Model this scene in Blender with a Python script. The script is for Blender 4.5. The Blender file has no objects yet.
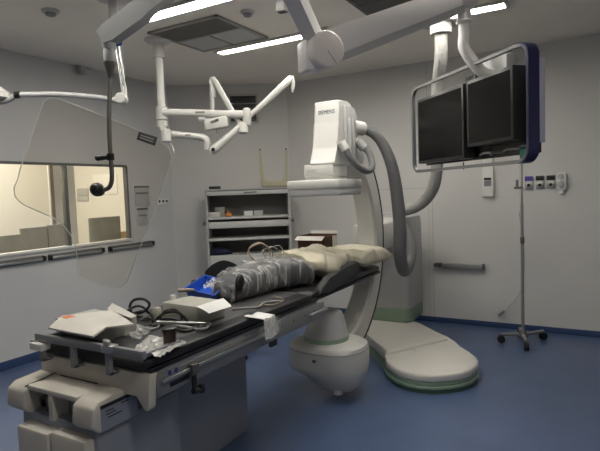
import bpy, bmesh, random
from math import *
from mathutils import Vector as V, Matrix, noise
random.seed(7)
sc = bpy.context.scene
COL = sc.collection

# ------------------------------------------------------------------ camera
F = 515.0; CX, CY = 300.0, 225.5; EYE = V((0, 0, 1.55))
YAW = atan((595 - 300) / F); PITCH = atan(34 / F); ROLL = radians(2.05)
_f0 = V((-sin(YAW), cos(YAW), 0)); _r0 = V((cos(YAW), sin(YAW), 0)); _u0 = V((0, 0, 1))
FW = cos(PITCH) * _f0 - sin(PITCH) * _u0
_up = sin(PITCH) * _f0 + cos(PITCH) * _u0
RT = cos(ROLL) * _r0 - sin(ROLL) * _up
UP = sin(ROLL) * _r0 + cos(ROLL) * _up
cd = bpy.data.cameras.new('camera'); cam = bpy.data.objects.new('camera', cd); COL.objects.link(cam)
cd.sensor_width = 36; cd.lens = 36 * F / 600; cd.clip_start = 0.05
cam.matrix_world = Matrix(((RT.x, UP.x, -FW.x, EYE.x), (RT.y, UP.y, -FW.y, EYE.y), (RT.z, UP.z, -FW.z, EYE.z), (0, 0, 0, 1)))
sc.camera = cam

def ray(px, py): return FW + RT * ((px - CX) / F) + UP * ((CY - py) / F)
def at(px, py, d): return EYE + ray(px, py) * d            # survey point at a measured distance
def hit(px, py, ax, val):
    r = ray(px, py); t = (val - EYE[ax]) / r[ax]; return EYE + r * t
def on(px, py, z): return hit(px, py, 2, z)

# ------------------------------------------------------------------ materials
def mat(name, col, rough=0.5, metal=0.0, var=0.0, scale=8.0, bump=0.0, bscale=60.0, emit=None, coat=0.0, trans=0.0):
    m = bpy.data.materials.new(name); m.use_nodes = True
    nt = m.node_tree; b = nt.nodes['Principled BSDF']
    b.inputs['Base Color'].default_value = (*col, 1); b.inputs['Roughness'].default_value = rough
    b.inputs['Metallic'].default_value = metal; b.inputs['Coat Weight'].default_value = coat
    b.inputs['Transmission Weight'].default_value = trans
    tc = nt.nodes.new('ShaderNodeTexCoord')
    if var:
        n = nt.nodes.new('ShaderNodeTexNoise'); n.inputs['Scale'].default_value = scale; n.inputs['Detail'].default_value = 5
        nt.links.new(tc.outputs['Object'], n.inputs['Vector'])
        r = nt.nodes.new('ShaderNodeValToRGB')
        r.color_ramp.elements[0].position = 0.3; r.color_ramp.elements[1].position = 0.7
        r.color_ramp.elements[0].color = (*[c * (1 - var) for c in col], 1)
        r.color_ramp.elements[1].color = (*[min(1, c * (1 + var)) for c in col], 1)
        nt.links.new(n.outputs['Fac'], r.inputs['Fac']); nt.links.new(r.outputs['Color'], b.inputs['Base Color'])
    if bump:
        n2 = nt.nodes.new('ShaderNodeTexNoise'); n2.inputs['Scale'].default_value = bscale; n2.inputs['Detail'].default_value = 4
        nt.links.new(tc.outputs['Object'], n2.inputs['Vector'])
        bp = nt.nodes.new('ShaderNodeBump'); bp.inputs['Strength'].default_value = bump; bp.inputs['Distance'].default_value = 0.01
        nt.links.new(n2.outputs['Fac'], bp.inputs['Height']); nt.links.new(bp.outputs['Normal'], b.inputs['Normal'])
    if emit:
        b.inputs['Emission Color'].default_value = (*emit[0], 1); b.inputs['Emission Strength'].default_value = emit[1]
    return m
def glass(name, tint, gloss, rough=0.02):
    m = bpy.data.materials.new(name); m.use_nodes = True; nt = m.node_tree
    for n in list(nt.nodes): nt.nodes.remove(n)
    o = nt.nodes.new('ShaderNodeOutputMaterial'); mx = nt.nodes.new('ShaderNodeMixShader')
    t = nt.nodes.new('ShaderNodeBsdfTransparent'); t.inputs['Color'].default_value = (*tint, 1)
    g = nt.nodes.new('ShaderNodeBsdfGlossy'); g.inputs['Roughness'].default_value = rough
    lw = nt.nodes.new('ShaderNodeLayerWeight'); lw.inputs['Blend'].default_value = gloss
    nt.links.new(lw.outputs['Fresnel'], mx.inputs[0]); nt.links.new(t.outputs[0], mx.inputs[1]); nt.links.new(g.outputs[0], mx.inputs[2])
    nt.links.new(mx.outputs[0], o.inputs['Surface']); return m
def plastic_film(name):
    m = bpy.data.materials.new(name); m.use_nodes = True; nt = m.node_tree
    for n in list(nt.nodes): nt.nodes.remove(n)
    o = nt.nodes.new('ShaderNodeOutputMaterial'); mx = nt.nodes.new('ShaderNodeMixShader')
    t = nt.nodes.new('ShaderNodeBsdfTransparent')
    p = nt.nodes.new('ShaderNodeBsdfPrincipled'); p.inputs['Base Color'].default_value = (.8, .79, .76, 1); p.inputs['Roughness'].default_value = .25
    tc = nt.nodes.new('ShaderNodeTexCoord'); mp = nt.nodes.new('ShaderNodeMapping'); mp.inputs['Scale'].default_value = (6, 16, 2.5)
    n = nt.nodes.new('ShaderNodeTexNoise'); n.inputs['Scale'].default_value = 2.2; n.inputs['Detail'].default_value = 6; n.inputs['Distortion'].default_value = .3
    r = nt.nodes.new('ShaderNodeValToRGB'); r.color_ramp.elements[0].position = .45; r.color_ramp.elements[0].color = (.07, .07, .07, 1)
    r.color_ramp.elements[1].position = .64; r.color_ramp.elements[1].color = (.44, .44, .44, 1)
    nt.links.new(tc.outputs['Object'], mp.inputs['Vector']); nt.links.new(mp.outputs[0], n.inputs['Vector'])
    nt.links.new(n.outputs['Fac'], r.inputs['Fac']); nt.links.new(r.outputs['Color'], mx.inputs[0])
    bp = nt.nodes.new('ShaderNodeBump'); bp.inputs['Strength'].default_value = .7; bp.inputs['Distance'].default_value = .02
    nt.links.new(n.outputs['Fac'], bp.inputs['Height']); nt.links.new(bp.outputs['Normal'], p.inputs['Normal'])
    nt.links.new(t.outputs[0], mx.inputs[1]); nt.links.new(p.outputs[0], mx.inputs[2]); nt.links.new(mx.outputs[0], o.inputs['Surface'])
    return m
def ribbed(name, col, rough, scale, axis='Z', depth=0.006):
    m = mat(name, col, rough); nt = m.node_tree; b = nt.nodes['Principled BSDF']
    tc = nt.nodes.new('ShaderNodeTexCoord'); w = nt.nodes.new('ShaderNodeTexWave'); w.bands_direction = axis
    w.inputs['Scale'].default_value = scale; nt.links.new(tc.outputs['Object'], w.inputs['Vector'])
    bp = nt.nodes.new('ShaderNodeBump'); bp.inputs['Strength'].default_value = .8; bp.inputs['Distance'].default_value = depth
    nt.links.new(w.outputs['Fac'], bp.inputs['Height']); nt.links.new(bp.outputs['Normal'], b.inputs['Normal'])
    return m

WALL = mat('wall_paint', (.64, .625, .60), .55, var=.03, scale=1.2, bump=.05, bscale=90)
WALLB = mat('wall_paint_cool', (.62, .615, .61), .5, var=.03, scale=1.2, bump=.05, bscale=90)
CEIL = mat('ceiling_paint', (.92, .86, .765), .7, var=.02, scale=2)
FLOOR = mat('blue_vinyl', (.080, .118, .222), .30, var=.10, scale=3.0, bump=.03, bscale=25)
BASE = mat('blue_cove', (.038, .068, .16), .4)
OFFICE = mat('office_paint', (.82, .80, .74), .7)
OFFGREY = mat('office_column_grey', (.66, .66, .66), .6)
FRAME = mat('window_metal', (.17, .17, .17), .45, .3)
SILL = mat('sill_white', (.75, .74, .70), .5)
GLASS = glass('window_glass', (.97, .97, .95), .06)
SHIELD = glass('leaded_acrylic', (.955, .945, .92), .03)
EDGE = mat('acrylic_edge', (.78, .80, .74), .3)
LAMP = mat('light_diffuser', (.9, .9, .9), .6, emit=((1, .965, .89), 30))
WHITE = mat('white_enamel', (.58, .57, .535), .38, var=.015)
BOOMW = mat('boom_white', (.80, .765, .74), .4)  # brighter than the other whites, standing in for light on the boom
OFFW = mat('warm_white_plastic', (.66, .63, .58), .45, var=.03, scale=5)
BEIGE = mat('beige_plastic', (.58, .54, .47), .45, var=.04, scale=4)
LGREY = mat('light_grey_paint', (.46, .46, .45), .45)
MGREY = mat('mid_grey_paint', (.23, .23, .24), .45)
STEEL = mat('brushed_steel', (.55, .55, .54), .3, .9)
DSTEEL = mat('dark_steel', (.16, .15, .135), .35, .6)
CHROME = mat('chrome', (.75, .75, .74), .12, 1)
BLACK = mat('black_vinyl', (.010, .010, .011), .5, bump=.1, bscale=14)
BLACKP = mat('black_plastic', (.012, .012, .012), .4)
DGREY = mat('dark_grey_vinyl', (.032, .032, .034), .6, var=.15, scale=10)
PAD = mat('grey_padding', (.04, .04, .045), .7, var=.2, scale=14, bump=.3, bscale=30)
SCREEN = mat('dark_screen', (.004, .004, .004), .25); SCREEN.node_tree.nodes['Principled BSDF'].inputs['Specular IOR Level'].default_value = .2
BEZEL = mat('monitor_bezel', (.022, .022, .022), .35)
NAVY = mat('navy_band', (.018, .018, .075), .4)
LILAC = mat('pale_lilac_panel', (.42, .41, .52), .5)
GREEN = mat('pale_green_trim', (.25, .34, .25), .5)
DGREEN = mat('dark_green_trim', (.07, .12, .08), .5)
SIGNG = mat('green_plate', (.02, .22, .14), .5)
HOSE = ribbed('grey_ribbed_hose', (.145, .145, .145), .6, 30, 'Z', .0015)
HOSEW = ribbed('white_ribbed_hose', (.34, .335, .315), .6, 24, 'Z', .003)
TEXTM = mat('lettering_grey', (.06, .07, .09), .5)
BLUET = mat('blue_plastic', (.01, .07, .42), .38)
BLUEK = mat('blue_knob', (.02, .03, .20), .4)
VIOLET = mat('violet_plate', (.10, .06, .34), .5)
CREAM = mat('cream_cotton', (.52, .48, .37), .85, var=.05, scale=6, bump=.25, bscale=22)
CREAM2 = mat('pillow_cotton', (.55, .51, .40), .85, var=.05, scale=6, bump=.15, bscale=26)
CARD = mat('carton_white', (.60, .57, .52), .75, var=.04, scale=5)
CARDB = mat('carton_brown', (.11, .05, .035), .8, var=.2, scale=8)
GREYBOX = mat('carton_grey', (.36, .35, .33), .7)
DEVICE = mat('device_grey_beige', (.40, .39, .34), .5)
PAPER = mat('paper_white', (.72, .71, .69), .8)
PAPERG = mat('paper_grey', (.50, .50, .50), .8)
ORANGE = mat('orange_sticker', (.62, .16, .06), .6)
ORANGEP = mat('orange_plastic', (.55, .20, .04), .45)
YELLOW = mat('pale_yellow_plastic', (.62, .57, .38), .5)
FILM = plastic_film('clear_film')
CABLE = mat('dark_cable', (.028, .028, .026), .45)
CABLEG = mat('grey_cable', (.30, .29, .27), .45)
CABLEB = mat('beige_cable', (.30, .24, .18), .5)
CUPM = mat('dark_brown_cup', (.035, .018, .014), .25)
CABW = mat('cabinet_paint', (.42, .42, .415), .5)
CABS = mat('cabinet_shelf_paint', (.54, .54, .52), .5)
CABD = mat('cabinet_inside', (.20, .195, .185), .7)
GRILLE = ribbed('grille_grey', (.17, .16, .145), .6, 40, 'Y')
GRILLE2 = ribbed('grille_dark', (.11, .105, .10), .6, 40, 'Y')
LOUVRE = mat('louvre_dark', (.07, .065, .06), .6)
MONB = mat('office_monitor_grey', (.30, .295, .27), .6, var=.12, scale=6)
PEDB = mat('pedestal_grey', (.25, .265, .31), .35)

# ------------------------------------------------------------------ mesh builder
class B:
    def __init__(s): s.bm = bmesh.new()
    def box(s, c, size, bev=0.0, rz=0.0, seg=2, M=None):
        r = bmesh.ops.create_cube(s.bm, size=1.0); vs = r['verts']
        bmesh.ops.scale(s.bm, vec=size, verts=vs)
        if bev:
            es = list({e for v in vs for e in v.link_edges})
            q = bmesh.ops.bevel(s.bm, geom=es, offset=min(bev, min(size) * .49), segments=seg, profile=.5, affect='EDGES')
            vs = list({v for f in q['faces'] for v in f.verts} | {v for v in vs if v.is_valid})
        T = Matrix.Translation(V(c)) @ (M if M is not None else Matrix.Rotation(rz, 4, 'Z'))
        bmesh.ops.transform(s.bm, matrix=T, verts=vs); return s
    def bb(s, lo, hi, bev=0.0):
        lo, hi = V(lo), V(hi); return s.box((lo + hi) / 2, hi - lo, bev)
    def ring(s, c, u, w, ru, rw, n):
        return [s.bm.verts.new(c + u * (ru * cos(2 * pi * i / n)) + w * (rw * sin(2 * pi * i / n))) for i in range(n)]
    def skin(s, rings, cap=True, loop=False):
        n = len(rings[0]); k = len(rings)
        for a in range(k if loop else k - 1):
            A, C = rings[a], rings[(a + 1) % k]
            for i in range(n): s.bm.faces.new((A[i], A[(i + 1) % n], C[(i + 1) % n], C[i]))
        if cap and not loop:
            s.bm.faces.new(list(reversed(rings[0]))); s.bm.faces.new(rings[-1])
    def tube(s, pts, r, seg=10, closed=False, smooth=0):
        pts = [V(p) for p in pts]
        if smooth: pts, r = curve(pts, smooth, closed, r)
        rr = r if isinstance(r, (list, tuple)) else [r] * len(pts)
        rings = []; n = len(pts); up = None
        for i, p in enumerate(pts):
            a = pts[(i - 1) % n] if (closed or i) else p; b = pts[(i + 1) % n] if (closed or i < n - 1) else p
            t = (b - a).normalized()
            if up is None:
                up = V((0, 0, 1)) if abs(t.z) < .9 else V((1, 0, 0))
            u = t.cross(up).normalized(); w = u.cross(t).normalized(); up = w
            rings.append(s.ring(p, u, w, rr[i], rr[i], seg))
        s.skin(rings, loop=closed); return s
    def cyl(s, a, b, r0, r1=None, seg=20): return s.tube([a, b], [r0, r0 if r1 is None else r1], seg)
    def lathe(s, c, prof, axis=(0, 0, 1), seg=24):
        ax = V(axis).normalized(); h = V((1, 0, 0)) if abs(ax.x) < .9 else V((0, 1, 0))
        u = ax.cross(h).normalized(); w = ax.cross(u).normalized()
        s.skin([s.ring(V(c) + ax * z, u, w, max(r, 1e-4), max(r, 1e-4), seg) for z, r in prof]); return s
    def ball(s, c, r, seg=16, sc=(1, 1, 1)):
        q = bmesh.ops.create_uvsphere(s.bm, u_segments=seg, v_segments=seg // 2, radius=r)
        bmesh.ops.transform(s.bm, matrix=Matrix.Translation(V(c)) @ Matrix.Diagonal((*sc, 1)), verts=q['verts']); return s
    def prism(s, poly, d, bev=0.0, seg=2):
        poly = [V(p) for p in poly]; d = V(d)
        a = [s.bm.verts.new(p) for p in poly]; b = [s.bm.verts.new(p + d) for p in poly]; n = len(a)
        fs = [s.bm.faces.new(list(reversed(a))), s.bm.faces.new(b)]
        fs += [s.bm.faces.new((a[i], a[(i + 1) % n], b[(i + 1) % n], b[i])) for i in range(n)]
        if bev:
            es = list({e for f in fs for e in f.edges})
            bmesh.ops.bevel(s.bm, geom=es, offset=bev, segments=seg, profile=.5, affect='EDGES', clamp_overlap=True)
        return s
    def loft(s, secs, n=24, p=.6, wr=0.0, fr=9.0, axis='y', seed=0.0):
        """secs: (along, centre_across, half_width, z_low, height)"""
        rings = []
        for (y, xc, hw, z0, h) in secs:
            R = []
            for i in range(n):
                t = 2 * pi * i / n; c, q = cos(t), sin(t)
                x = xc + hw * copysign(abs(c) ** p, c); z = z0 + h * (.5 + .5 * copysign(abs(q) ** p, q))
                v = V((x, y, z)) if axis == 'y' else V((y, x, z))
                if wr:
                    k = noise.noise(V((v.x * fr, v.y * fr * 1.6, v.z * fr * .6 + seed))) * wr + noise.noise(V((v.x * fr * 2.3, v.y * fr * 2.8, v.z * fr + seed))) * wr * .5
                    o = V((c, 0, q)) if axis == 'y' else V((0, c, q)); v = v + o * k
                    v.z = max(v.z, z0)
                R.append(s.bm.verts.new(v))
            rings.append(R)
        s.skin(rings); return s
    def sheet(s, P, th, nu, nv):
        """P(u,v) -> point; a thick sheet"""
        g = [[V(P(i / nu, j / nv)) for j in range(nv + 1)] for i in range(nu + 1)]
        def nrm(i, j):
            a = g[min(i + 1, nu)][j] - g[max(i - 1, 0)][j]; b = g[i][min(j + 1, nv)] - g[i][max(j - 1, 0)]
            return a.cross(b).normalized()
        top = [[s.bm.verts.new(g[i][j]) for j in range(nv + 1)] for i in range(nu + 1)]
        bot = [[s.bm.verts.new(g[i][j] - nrm(i, j) * th) for j in range(nv + 1)] for i in range(nu + 1)]
        for i in range(nu):
            for j in range(nv):
                s.bm.faces.new((top[i][j], top[i + 1][j], top[i + 1][j + 1], top[i][j + 1]))
                s.bm.faces.new((bot[i][j], bot[i][j + 1], bot[i + 1][j + 1], bot[i + 1][j]))
        for i in range(nu):
            s.bm.faces.new((top[i][0], bot[i][0], bot[i + 1][0], top[i + 1][0])); s.bm.faces.new((top[i][nv], top[i + 1][nv], bot[i + 1][nv], bot[i][nv]))
        for j in range(nv):
            s.bm.faces.new((top[0][j], top[0][j + 1], bot[0][j + 1], bot[0][j])); s.bm.faces.new((top[nu][j], bot[nu][j], bot[nu][j + 1], top[nu][j + 1]))
        return s
    def obj(s, name, m, parent=None, ang=38, world=True, label=None):
        bm = s.bm
        if parent is not None and world:
            bmesh.ops.transform(bm, matrix=world_of(parent).inverted(), verts=bm.verts)
        bmesh.ops.recalc_face_normals(bm, faces=bm.faces)
        me = bpy.data.meshes.new(name); bm.to_mesh(me); bm.free()
        me.materials.append(m)
        for f in me.polygons: f.use_smooth = True
        me.set_sharp_from_angle(angle=radians(ang))
        o = bpy.data.objects.new(name, me); COL.objects.link(o)
        if parent is not None: o.parent = parent
        if label: o['label'] = label
        return o

def world_of(o):
    M = Matrix.Identity(4)
    while o is not None:
        M = o.matrix_basis @ M; o = o.parent
    return M

def curve(pts, k, closed, r=None):
    n = len(pts); out = []; ro = []
    isl = isinstance(r, (list, tuple))
    rng = n if closed else n - 1
    for i in range(rng):
        g = lambda j: pts[j % n] if closed else pts[max(0, min(n - 1, j))]
        a, b, c, d = g(i - 1), g(i), g(i + 1), g(i + 2)
        for q in range(k):
            t = q / k
            out.append(.5 * ((2 * b) + (c - a) * t + (2 * a - 5 * b + 4 * c - d) * t * t + (3 * b - a - 3 * c + d) * t ** 3))
            if isl: ro.append(r[i] * (1 - t) + r[(i + 1) % n] * t)
    if not closed:
        out.append(pts[-1]); 
        if isl: ro.append(r[-1])
    return out, (ro if isl else r)

def thing(name, label, cat, loc=(0, 0, 0), rz=0.0, group=None):
    o = bpy.data.objects.new(name, None); COL.objects.link(o); o.empty_display_size = .1
    o.location = loc; o.rotation_euler = (0, 0, rz); o['label'] = label; o['category'] = cat
    if group: o['group'] = group
    return o
def tag(o, label, cat, group=None):
    o['label'] = label; o['category'] = cat
    if group: o['group'] = group
    return o
def struct(b, name, m, parent=None, **k):
    o = b.obj(name, m, parent, **k)
    o['kind'] = 'structure'
    return o
def single(b, name, m, label, cat, loc, group=None, **k):
    """one mesh thing with its origin at its base"""
    loc = V(loc); bmesh.ops.translate(b.bm, vec=-loc, verts=b.bm.verts)
    o = b.obj(name, m, **k); o.location = loc
    return tag(o, label, cat, group)
def copy_thing(o, loc, label=None):
    r = o.copy(); COL.objects.link(r); r.location = loc
    if label: r['label'] = label
    for ch in list(o.children):
        c = ch.copy(); COL.objects.link(c); c.parent = r
        for g in list(ch.children):
            d = g.copy(); COL.objects.link(d); d.parent = c
    return r

# ------------------------------------------------------------------ the room
LX, RY, CZ = -4.72, 5.82, 2.95
A0 = V((LX, 4.97, 0)); A1 = V((-3.46, RY, 0))
struct(B().bb((-7.6, -2.2, -.1), (2.7, 6.1, 0)), 'floor', FLOOR)
struct(B().bb((-7.6, -2.2, CZ), (2.7, 6.1, CZ + .1)), 'ceiling', CEIL)
b = B()
W0, W1, Z0, Z1 = 1.3, 4.225, 1.06, 1.915
b.bb((LX - .05, -2.1, 0), (LX, 5.0, Z0)).bb((LX - .05, -2.1, Z1), (LX, 5.0, CZ)).bb((LX - .05, -2.1, Z0), (LX, W0, Z1)).bb((LX - .05, W1, Z0), (LX, 5.0, Z1))
struct(b, 'wall_left', WALLB)
dd = (A1 - A0).normalized(); nn = V((dd.y, -dd.x, 0)); ANG = atan2(dd.y, dd.x)
def cw(s_, out, z): return A0 + dd * s_ + nn * out + V((0, 0, z))
struct(B().prism([cw(-.05, 0, 0), cw(1.6, 0, 0), cw(1.6, -.1, 0), cw(-.05, -.1, 0)], (0, 0, CZ)), 'wall_back', WALL)
struct(B().bb((-3.5, RY, 0), (2.6, RY + .1, CZ)), 'wall_right', WALL)
struct(B().bb((2.5, -2.1, 0), (2.6, RY, CZ)), 'wall_side', WALL)
struct(B().bb((LX, -2.1, 0), (2.6, -2.0, CZ)), 'wall_rear', WALL)
struct(B().bb((LX, -2, 0), (LX + .008, 4.97, .085), .003), 'baseboard_left', BASE)
struct(B().prism([cw(0, 0, 0), cw(1.53, 0, 0), cw(1.53, .008, 0), cw(0, .008, 0)], (0, 0, .085)), 'baseboard_back', BASE)
struct(B().bb((-3.46, RY - .008, 0), (2.5, RY, .06), .003), 'baseboard_right', BASE)
# wall panel joints on the right wall: a flush door leaf and the panel seam beside it
struct(B().bb((-1.598, RY - .002, .06), (-1.590, RY, 2.1)).bb((-.675, RY - .002, .06), (-.667, RY, 2.1)).bb((-1.598, RY - .002, 2.1), (-.667, RY, 2.108)), 'door_1', LGREY)
struct(B().bb((-3.4, RY - .002, 1.535), (-1.598, RY, 1.542)), 'trim_1', LGREY)
struct(B().bb((-1.64, RY - .002, .06), (-1.634, RY, CZ)), 'trim_2', LGREY)
# observation window
wf = struct(B().bb((LX - .045, W0, Z1 - .012), (LX + .012, W1, Z1 + .012)).bb((LX - .045, W1 - .01, Z0), (LX + .012, W1 + .012, Z1)).bb((LX - .045, W0 - .01, Z0), (LX + .012, W0, Z1)), 'window_1', FRAME)
struct(B().bb((LX - .045, 3.405, Z0), (LX + .01, 3.445, Z1), .004), 'mullion', FRAME, wf)
struct(B().bb((LX - .06, W0, Z0 - .012), (LX + .02, W1 + .01, Z0 + .016), .004), 'window_sill', SILL, wf)
struct(B().bb((LX - .03, W0, Z0 + .01), (LX - .024, 3.41, Z1 - .01)), 'pane', GLASS, wf)
struct(B().bb((LX - .03, 3.44, Z0 + .01), (LX - .024, W1 - .005, Z1 - .01)), 'pane', GLASS, wf)
# control room beyond the window
struct(B().bb((-7.1, -.5, 0), (-7.0, 6.0, CZ)), 'wall_beyond', OFFICE)
struct(B().bb((-7.1, 5.2, 0), (LX - .04, 5.3, CZ)), 'wall_beyond_right', OFFICE)
struct(B().bb((-7.1, -.6, 0), (LX - .04, -.5, CZ)), 'wall_beyond_left', OFFICE)
struct(B().bb((-5.56, 3.80, 0), (-5.45, 4.08, CZ)), 'trim_3', OFFGREY)
struct(B().bb((-5.47, 3.755, 0), (-5.448, 3.80, CZ)), 'trim_4', mat('door_jamb_brown', (.30, .26, .23), .5))
def office_monitor(loc, w, h, label, rz=0.0):
    t = thing('computer_monitor', label, 'monitor', loc, rz, 'monitors in the control room')
    B().box((0, 0, .008), (.16, .22, .016), .005).obj('base', BLACKP, t, world=False)
    B().box((-.01, 0, .09), (.03, .06, .16), .004).obj('stand', BLACKP, t, world=False)
    B().box((0, 0, .13 + h / 2), (.035, w, h), .008).obj('casing', MONB, t, world=False)
    B().box((-.0185, 0, .13 + h / 2), (.002, w - .03, h - .03)).obj('screen', SCREEN, t, world=False)
    return t
tb = thing('control_desk', 'long pale desk inside the control room behind the window', 'desk', (-5.25, 3.4, 0))
B().bb((-5.6, 1.6, .79), (-4.88, 5.15, .83), .005).obj('desktop', SILL, tb)
for y in (1.7, 3.4, 5.05): B().bb((-5.55, y - .02, 0), (-4.95, y + .02, .79)).obj('leg', LGREY, tb)
office_monitor((-5.2, 3.35, .83), .30, .31, 'grey monitor back seen through the left window pane, left of the pair')
office_monitor((-5.2, 3.652, .83), .29, .32, 'grey monitor back seen through the window, next to the middle bar')
office_monitor((-5.3, 4.36, .83), .46, .36, 'wide grey monitor seen through the right window pane')
office_monitor((-5.05, 2.93, .83), .36, .26, 'pale monitor at the left picture edge behind the window').children[2].data.materials[0] = MONB
t = single(B().box((-4.98, 2.93, .90), (.05, .12, .14), .01), 'tape_dispenser', ORANGEP, 'small orange box on the control desk by the left window edge', 'box', (-4.98, 2.93, .83))
def plate(name, lo, hi, m, label, cat, group=None, bev=.004):
    lo, hi = V(lo), V(hi)
    return single(B().bb(lo, hi, bev), name, m, label, cat, ((lo.x + hi.x) / 2, (lo.y + hi.y) / 2, lo.z), group)
q1, q2 = hit(77.5, 190, 1, 5.2), hit(89, 195, 1, 5.2)
plate('wall_notice', (q1.x, 5.185, q2.z - .01), (q2.x, 5.2, q1.z + .02), PAPERG, 'upper of two grey boards seen on the wall through the right pane', 'notice', 'boards in the control room')
q1, q2 = hit(77.5, 197, 1, 5.2), hit(89, 201, 1, 5.2)
plate('wall_notice', (q1.x, 5.185, q2.z), (q2.x, 5.2, q1.z), PAPERG, 'lower of two grey boards seen on the wall through the right pane', 'notice', 'boards in the control room')
q1, q2 = hit(93, 175, 1, 5.2), hit(118, 194, 1, 5.2)
plate('wall_poster', (q1.x, 5.188, q2.z), (q2.x, 5.2, q1.z), mat('poster_white', (.9, .89, .85), .6), 'white poster on the control room wall behind the black ball', 'poster')
q1, q2 = hit(113, 226, 1, 5.0), hit(119, 240, 1, 5.0)
plate('file_box', (-5.55, 4.68, .83), (-5.45, 4.88, 1.10), mat('folder_tan', (.55, .42, .26), .7), 'tan file box beside the wide monitor in the control room', 'box')

# rails and small things on the left wall
def wall_rail(y0, y1, z, label):
    t = thing('equipment_rail', label, 'rail', (LX, (y0 + y1) / 2, z - .03), 0, 'rails under the window')
    B().bb((LX + .001, y0, z - .03), (LX + .03, y1, z + .03), .004).obj('back_channel', FRAME, t)
    B().bb((LX + .03, y0 + .02, z - .022), (LX + .042, y1 - .01, z + .004), .003).obj('bar', STEEL, t)
    for y in (y0 + .01, y1 - .01): B().box((LX + .03, y, z), (.05, .03, .05), .006).obj('end_cap', BLACKP, t)
wall_rail(2.35, 3.12, .985, 'dark metal wall rail under the window, at the left picture edge')
wall_rail(3.17, 3.82, .985, 'dark metal wall rail under the window, middle of the three')
wall_rail(3.90, 4.56, .985, 'dark metal wall rail right of the others, below the window corner')
def wall_sheet(y0, y1, z0, z1, label):
    t = thing('notice_holder', label, 'notice', (LX, (y0 + y1) / 2, z0), 0, 'notices beside the window')
    B().bb((LX + .0005, y0, z0), (LX + .006, y1, z1), .001).obj('sheet', PAPERG, t)
    B().bb((LX + .006, y0, z1 - .02), (LX + .014, y1, z1), .003).obj('clip_strip', FRAME, t)
    B().bb((LX + .006, y0 + .02, z1 - .10), (LX + .0068, y1 - .02, z1 - .075)).obj('printed_line', MGREY, t)
wall_sheet(4.33, 4.56, 1.44, 1.685, 'upper grey paper notice on the wall right of the window')
wall_sheet(4.35, 4.52, 1.21, 1.42, 'lower grey paper notice on the wall right of the window')
t = thing('wall_socket', 'white triple wall socket right of the paper notices', 'socket', (LX, 4.78, 1.44))
B().bb((LX + .0005, 4.68, 1.44), (LX + .012, 4.88, 1.525), .004).obj('plate', SILL, t)
for k in range(3): B().cyl((LX + .010, 4.717 + k * .063, 1.49), (LX + .014, 4.717 + k * .063, 1.49), .016).obj('outlet', BLACKP, t)
t = thing('motion_sensor', 'small grey sensor box at the top of the left wall', 'sensor', (LX, 3.68, 2.86))
B().bb((LX + .001, 3.64, 2.86), (LX + .07, 3.71, 2.935), .008).obj('body', LGREY, t)
B().bb((LX + .001, 3.62, 2.935), (LX + .05, 3.80, 2.945)).obj('bracket', LGREY, t)

# ------------------------------------------------------------------ ceiling
def ceiling_light(x0, x1, y0, y1, label):
    t = thing('ceiling_light', label, 'light', ((x0 + x1) / 2, (y0 + y1) / 2, CZ), 0, 'fluorescent ceiling lights')
    f = B(); w = .022
    f.bb((x0, y0, CZ - .022), (x1, y0 + w, CZ)).bb((x0, y1 - w, CZ - .022), (x1, y1, CZ)).bb((x0, y0 + w, CZ - .022), (x0 + w, y1 - w, CZ)).bb((x1 - w, y0 + w, CZ - .022), (x1, y1 - w, CZ))
    f.obj('frame', WHITE, t)
    B().bb((x0 + w, y0 + w, CZ - .012), (x1 - w, y1 - w, CZ - .004)).obj('diffuser', LAMP, t)
ceiling_light(-3.14, -1.94, 2.91, 3.08, 'lit ceiling strip light behind the grey ceiling arm, top left')
ceiling_light(-3.22, -1.98, 4.05, 4.20, 'lit ceiling strip light between the air vent and the white arm joint')
ceiling_light(-1.86, -.58, 4.28, 4.45, 'lit ceiling strip light above the monitors behind the white arm')
ceiling_light(-1.86, -.58, 2.86, 3.12, 'unseen ceiling strip light added just above the top picture edge over the boom')  # unseen fixture, added to brighten the near part of the room
ceiling_light(-3.14, -1.94, 1.40, 1.66, 'unseen ceiling strip light added over the foot end of the table, above the frame')  # out of view, added to light the near end of the table
ceiling_light(-.25, .95, .75, 1.01, 'unseen added ceiling strip light nearest the viewpoint, above the frame')  # unseen lamp added to light the near face of the boom
t = thing('air_vent', 'square ceiling air vent with one dark half, left of the lights', 'vent', (-2.93, 3.65, CZ))
x0, x1, y0, y1 = -3.30, -2.55, 3.27, 4.0
f = B()
for lo, hi in (((x0, y0), (x1, y0 + .03)), ((x0, y1 - .03), (x1, y1)), ((x0, y0), (x0 + .03, y1)), ((x1 - .03, y0), (x1, y1)), ((x0, 3.60), (x1, 3.63)), ((-2.94, 3.62), (-2.915, y1))):
    f.bb((*lo, CZ - .018), (*hi, CZ - .001))
f.obj('frame', mat('vent_frame', (.33, .31, .28), .5), t)
B().bb((x0 + .03, y0 + .03, CZ - .012), (x1 - .03, 3.60, CZ - .002)).obj('grille', GRILLE, t)
B().bb((x0 + .03, 3.63, CZ - .012), (-2.94, y1 - .03, CZ - .002)).obj('panel', LGREY, t)
B().bb((-2.915, 3.63, CZ - .012), (x1 - .03, y1 - .03, CZ - .002)).obj('panel', LGREY, t)
t = thing('air_vent', 'dark ceiling air vent above the white arm, cut by the top edge', 'vent', (-1.2, 3.75, CZ))
x0, x1, y0, y1 = -1.58, -.84, 3.36, 4.10
f = B()
for lo, hi in (((x0, y0), (x1, y0 + .03)), ((x0, y1 - .03), (x1, y1)), ((x0, y0), (x0 + .03, y1)), ((x1 - .03, y0), (x1, y1)), ((x0, 3.72), (x1, 3.75))):
    f.bb((*lo, CZ - .018), (*hi, CZ - .001))
f.obj('frame', mat('vent_frame_dark', (.10, .10, .095), .5), t)
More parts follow.
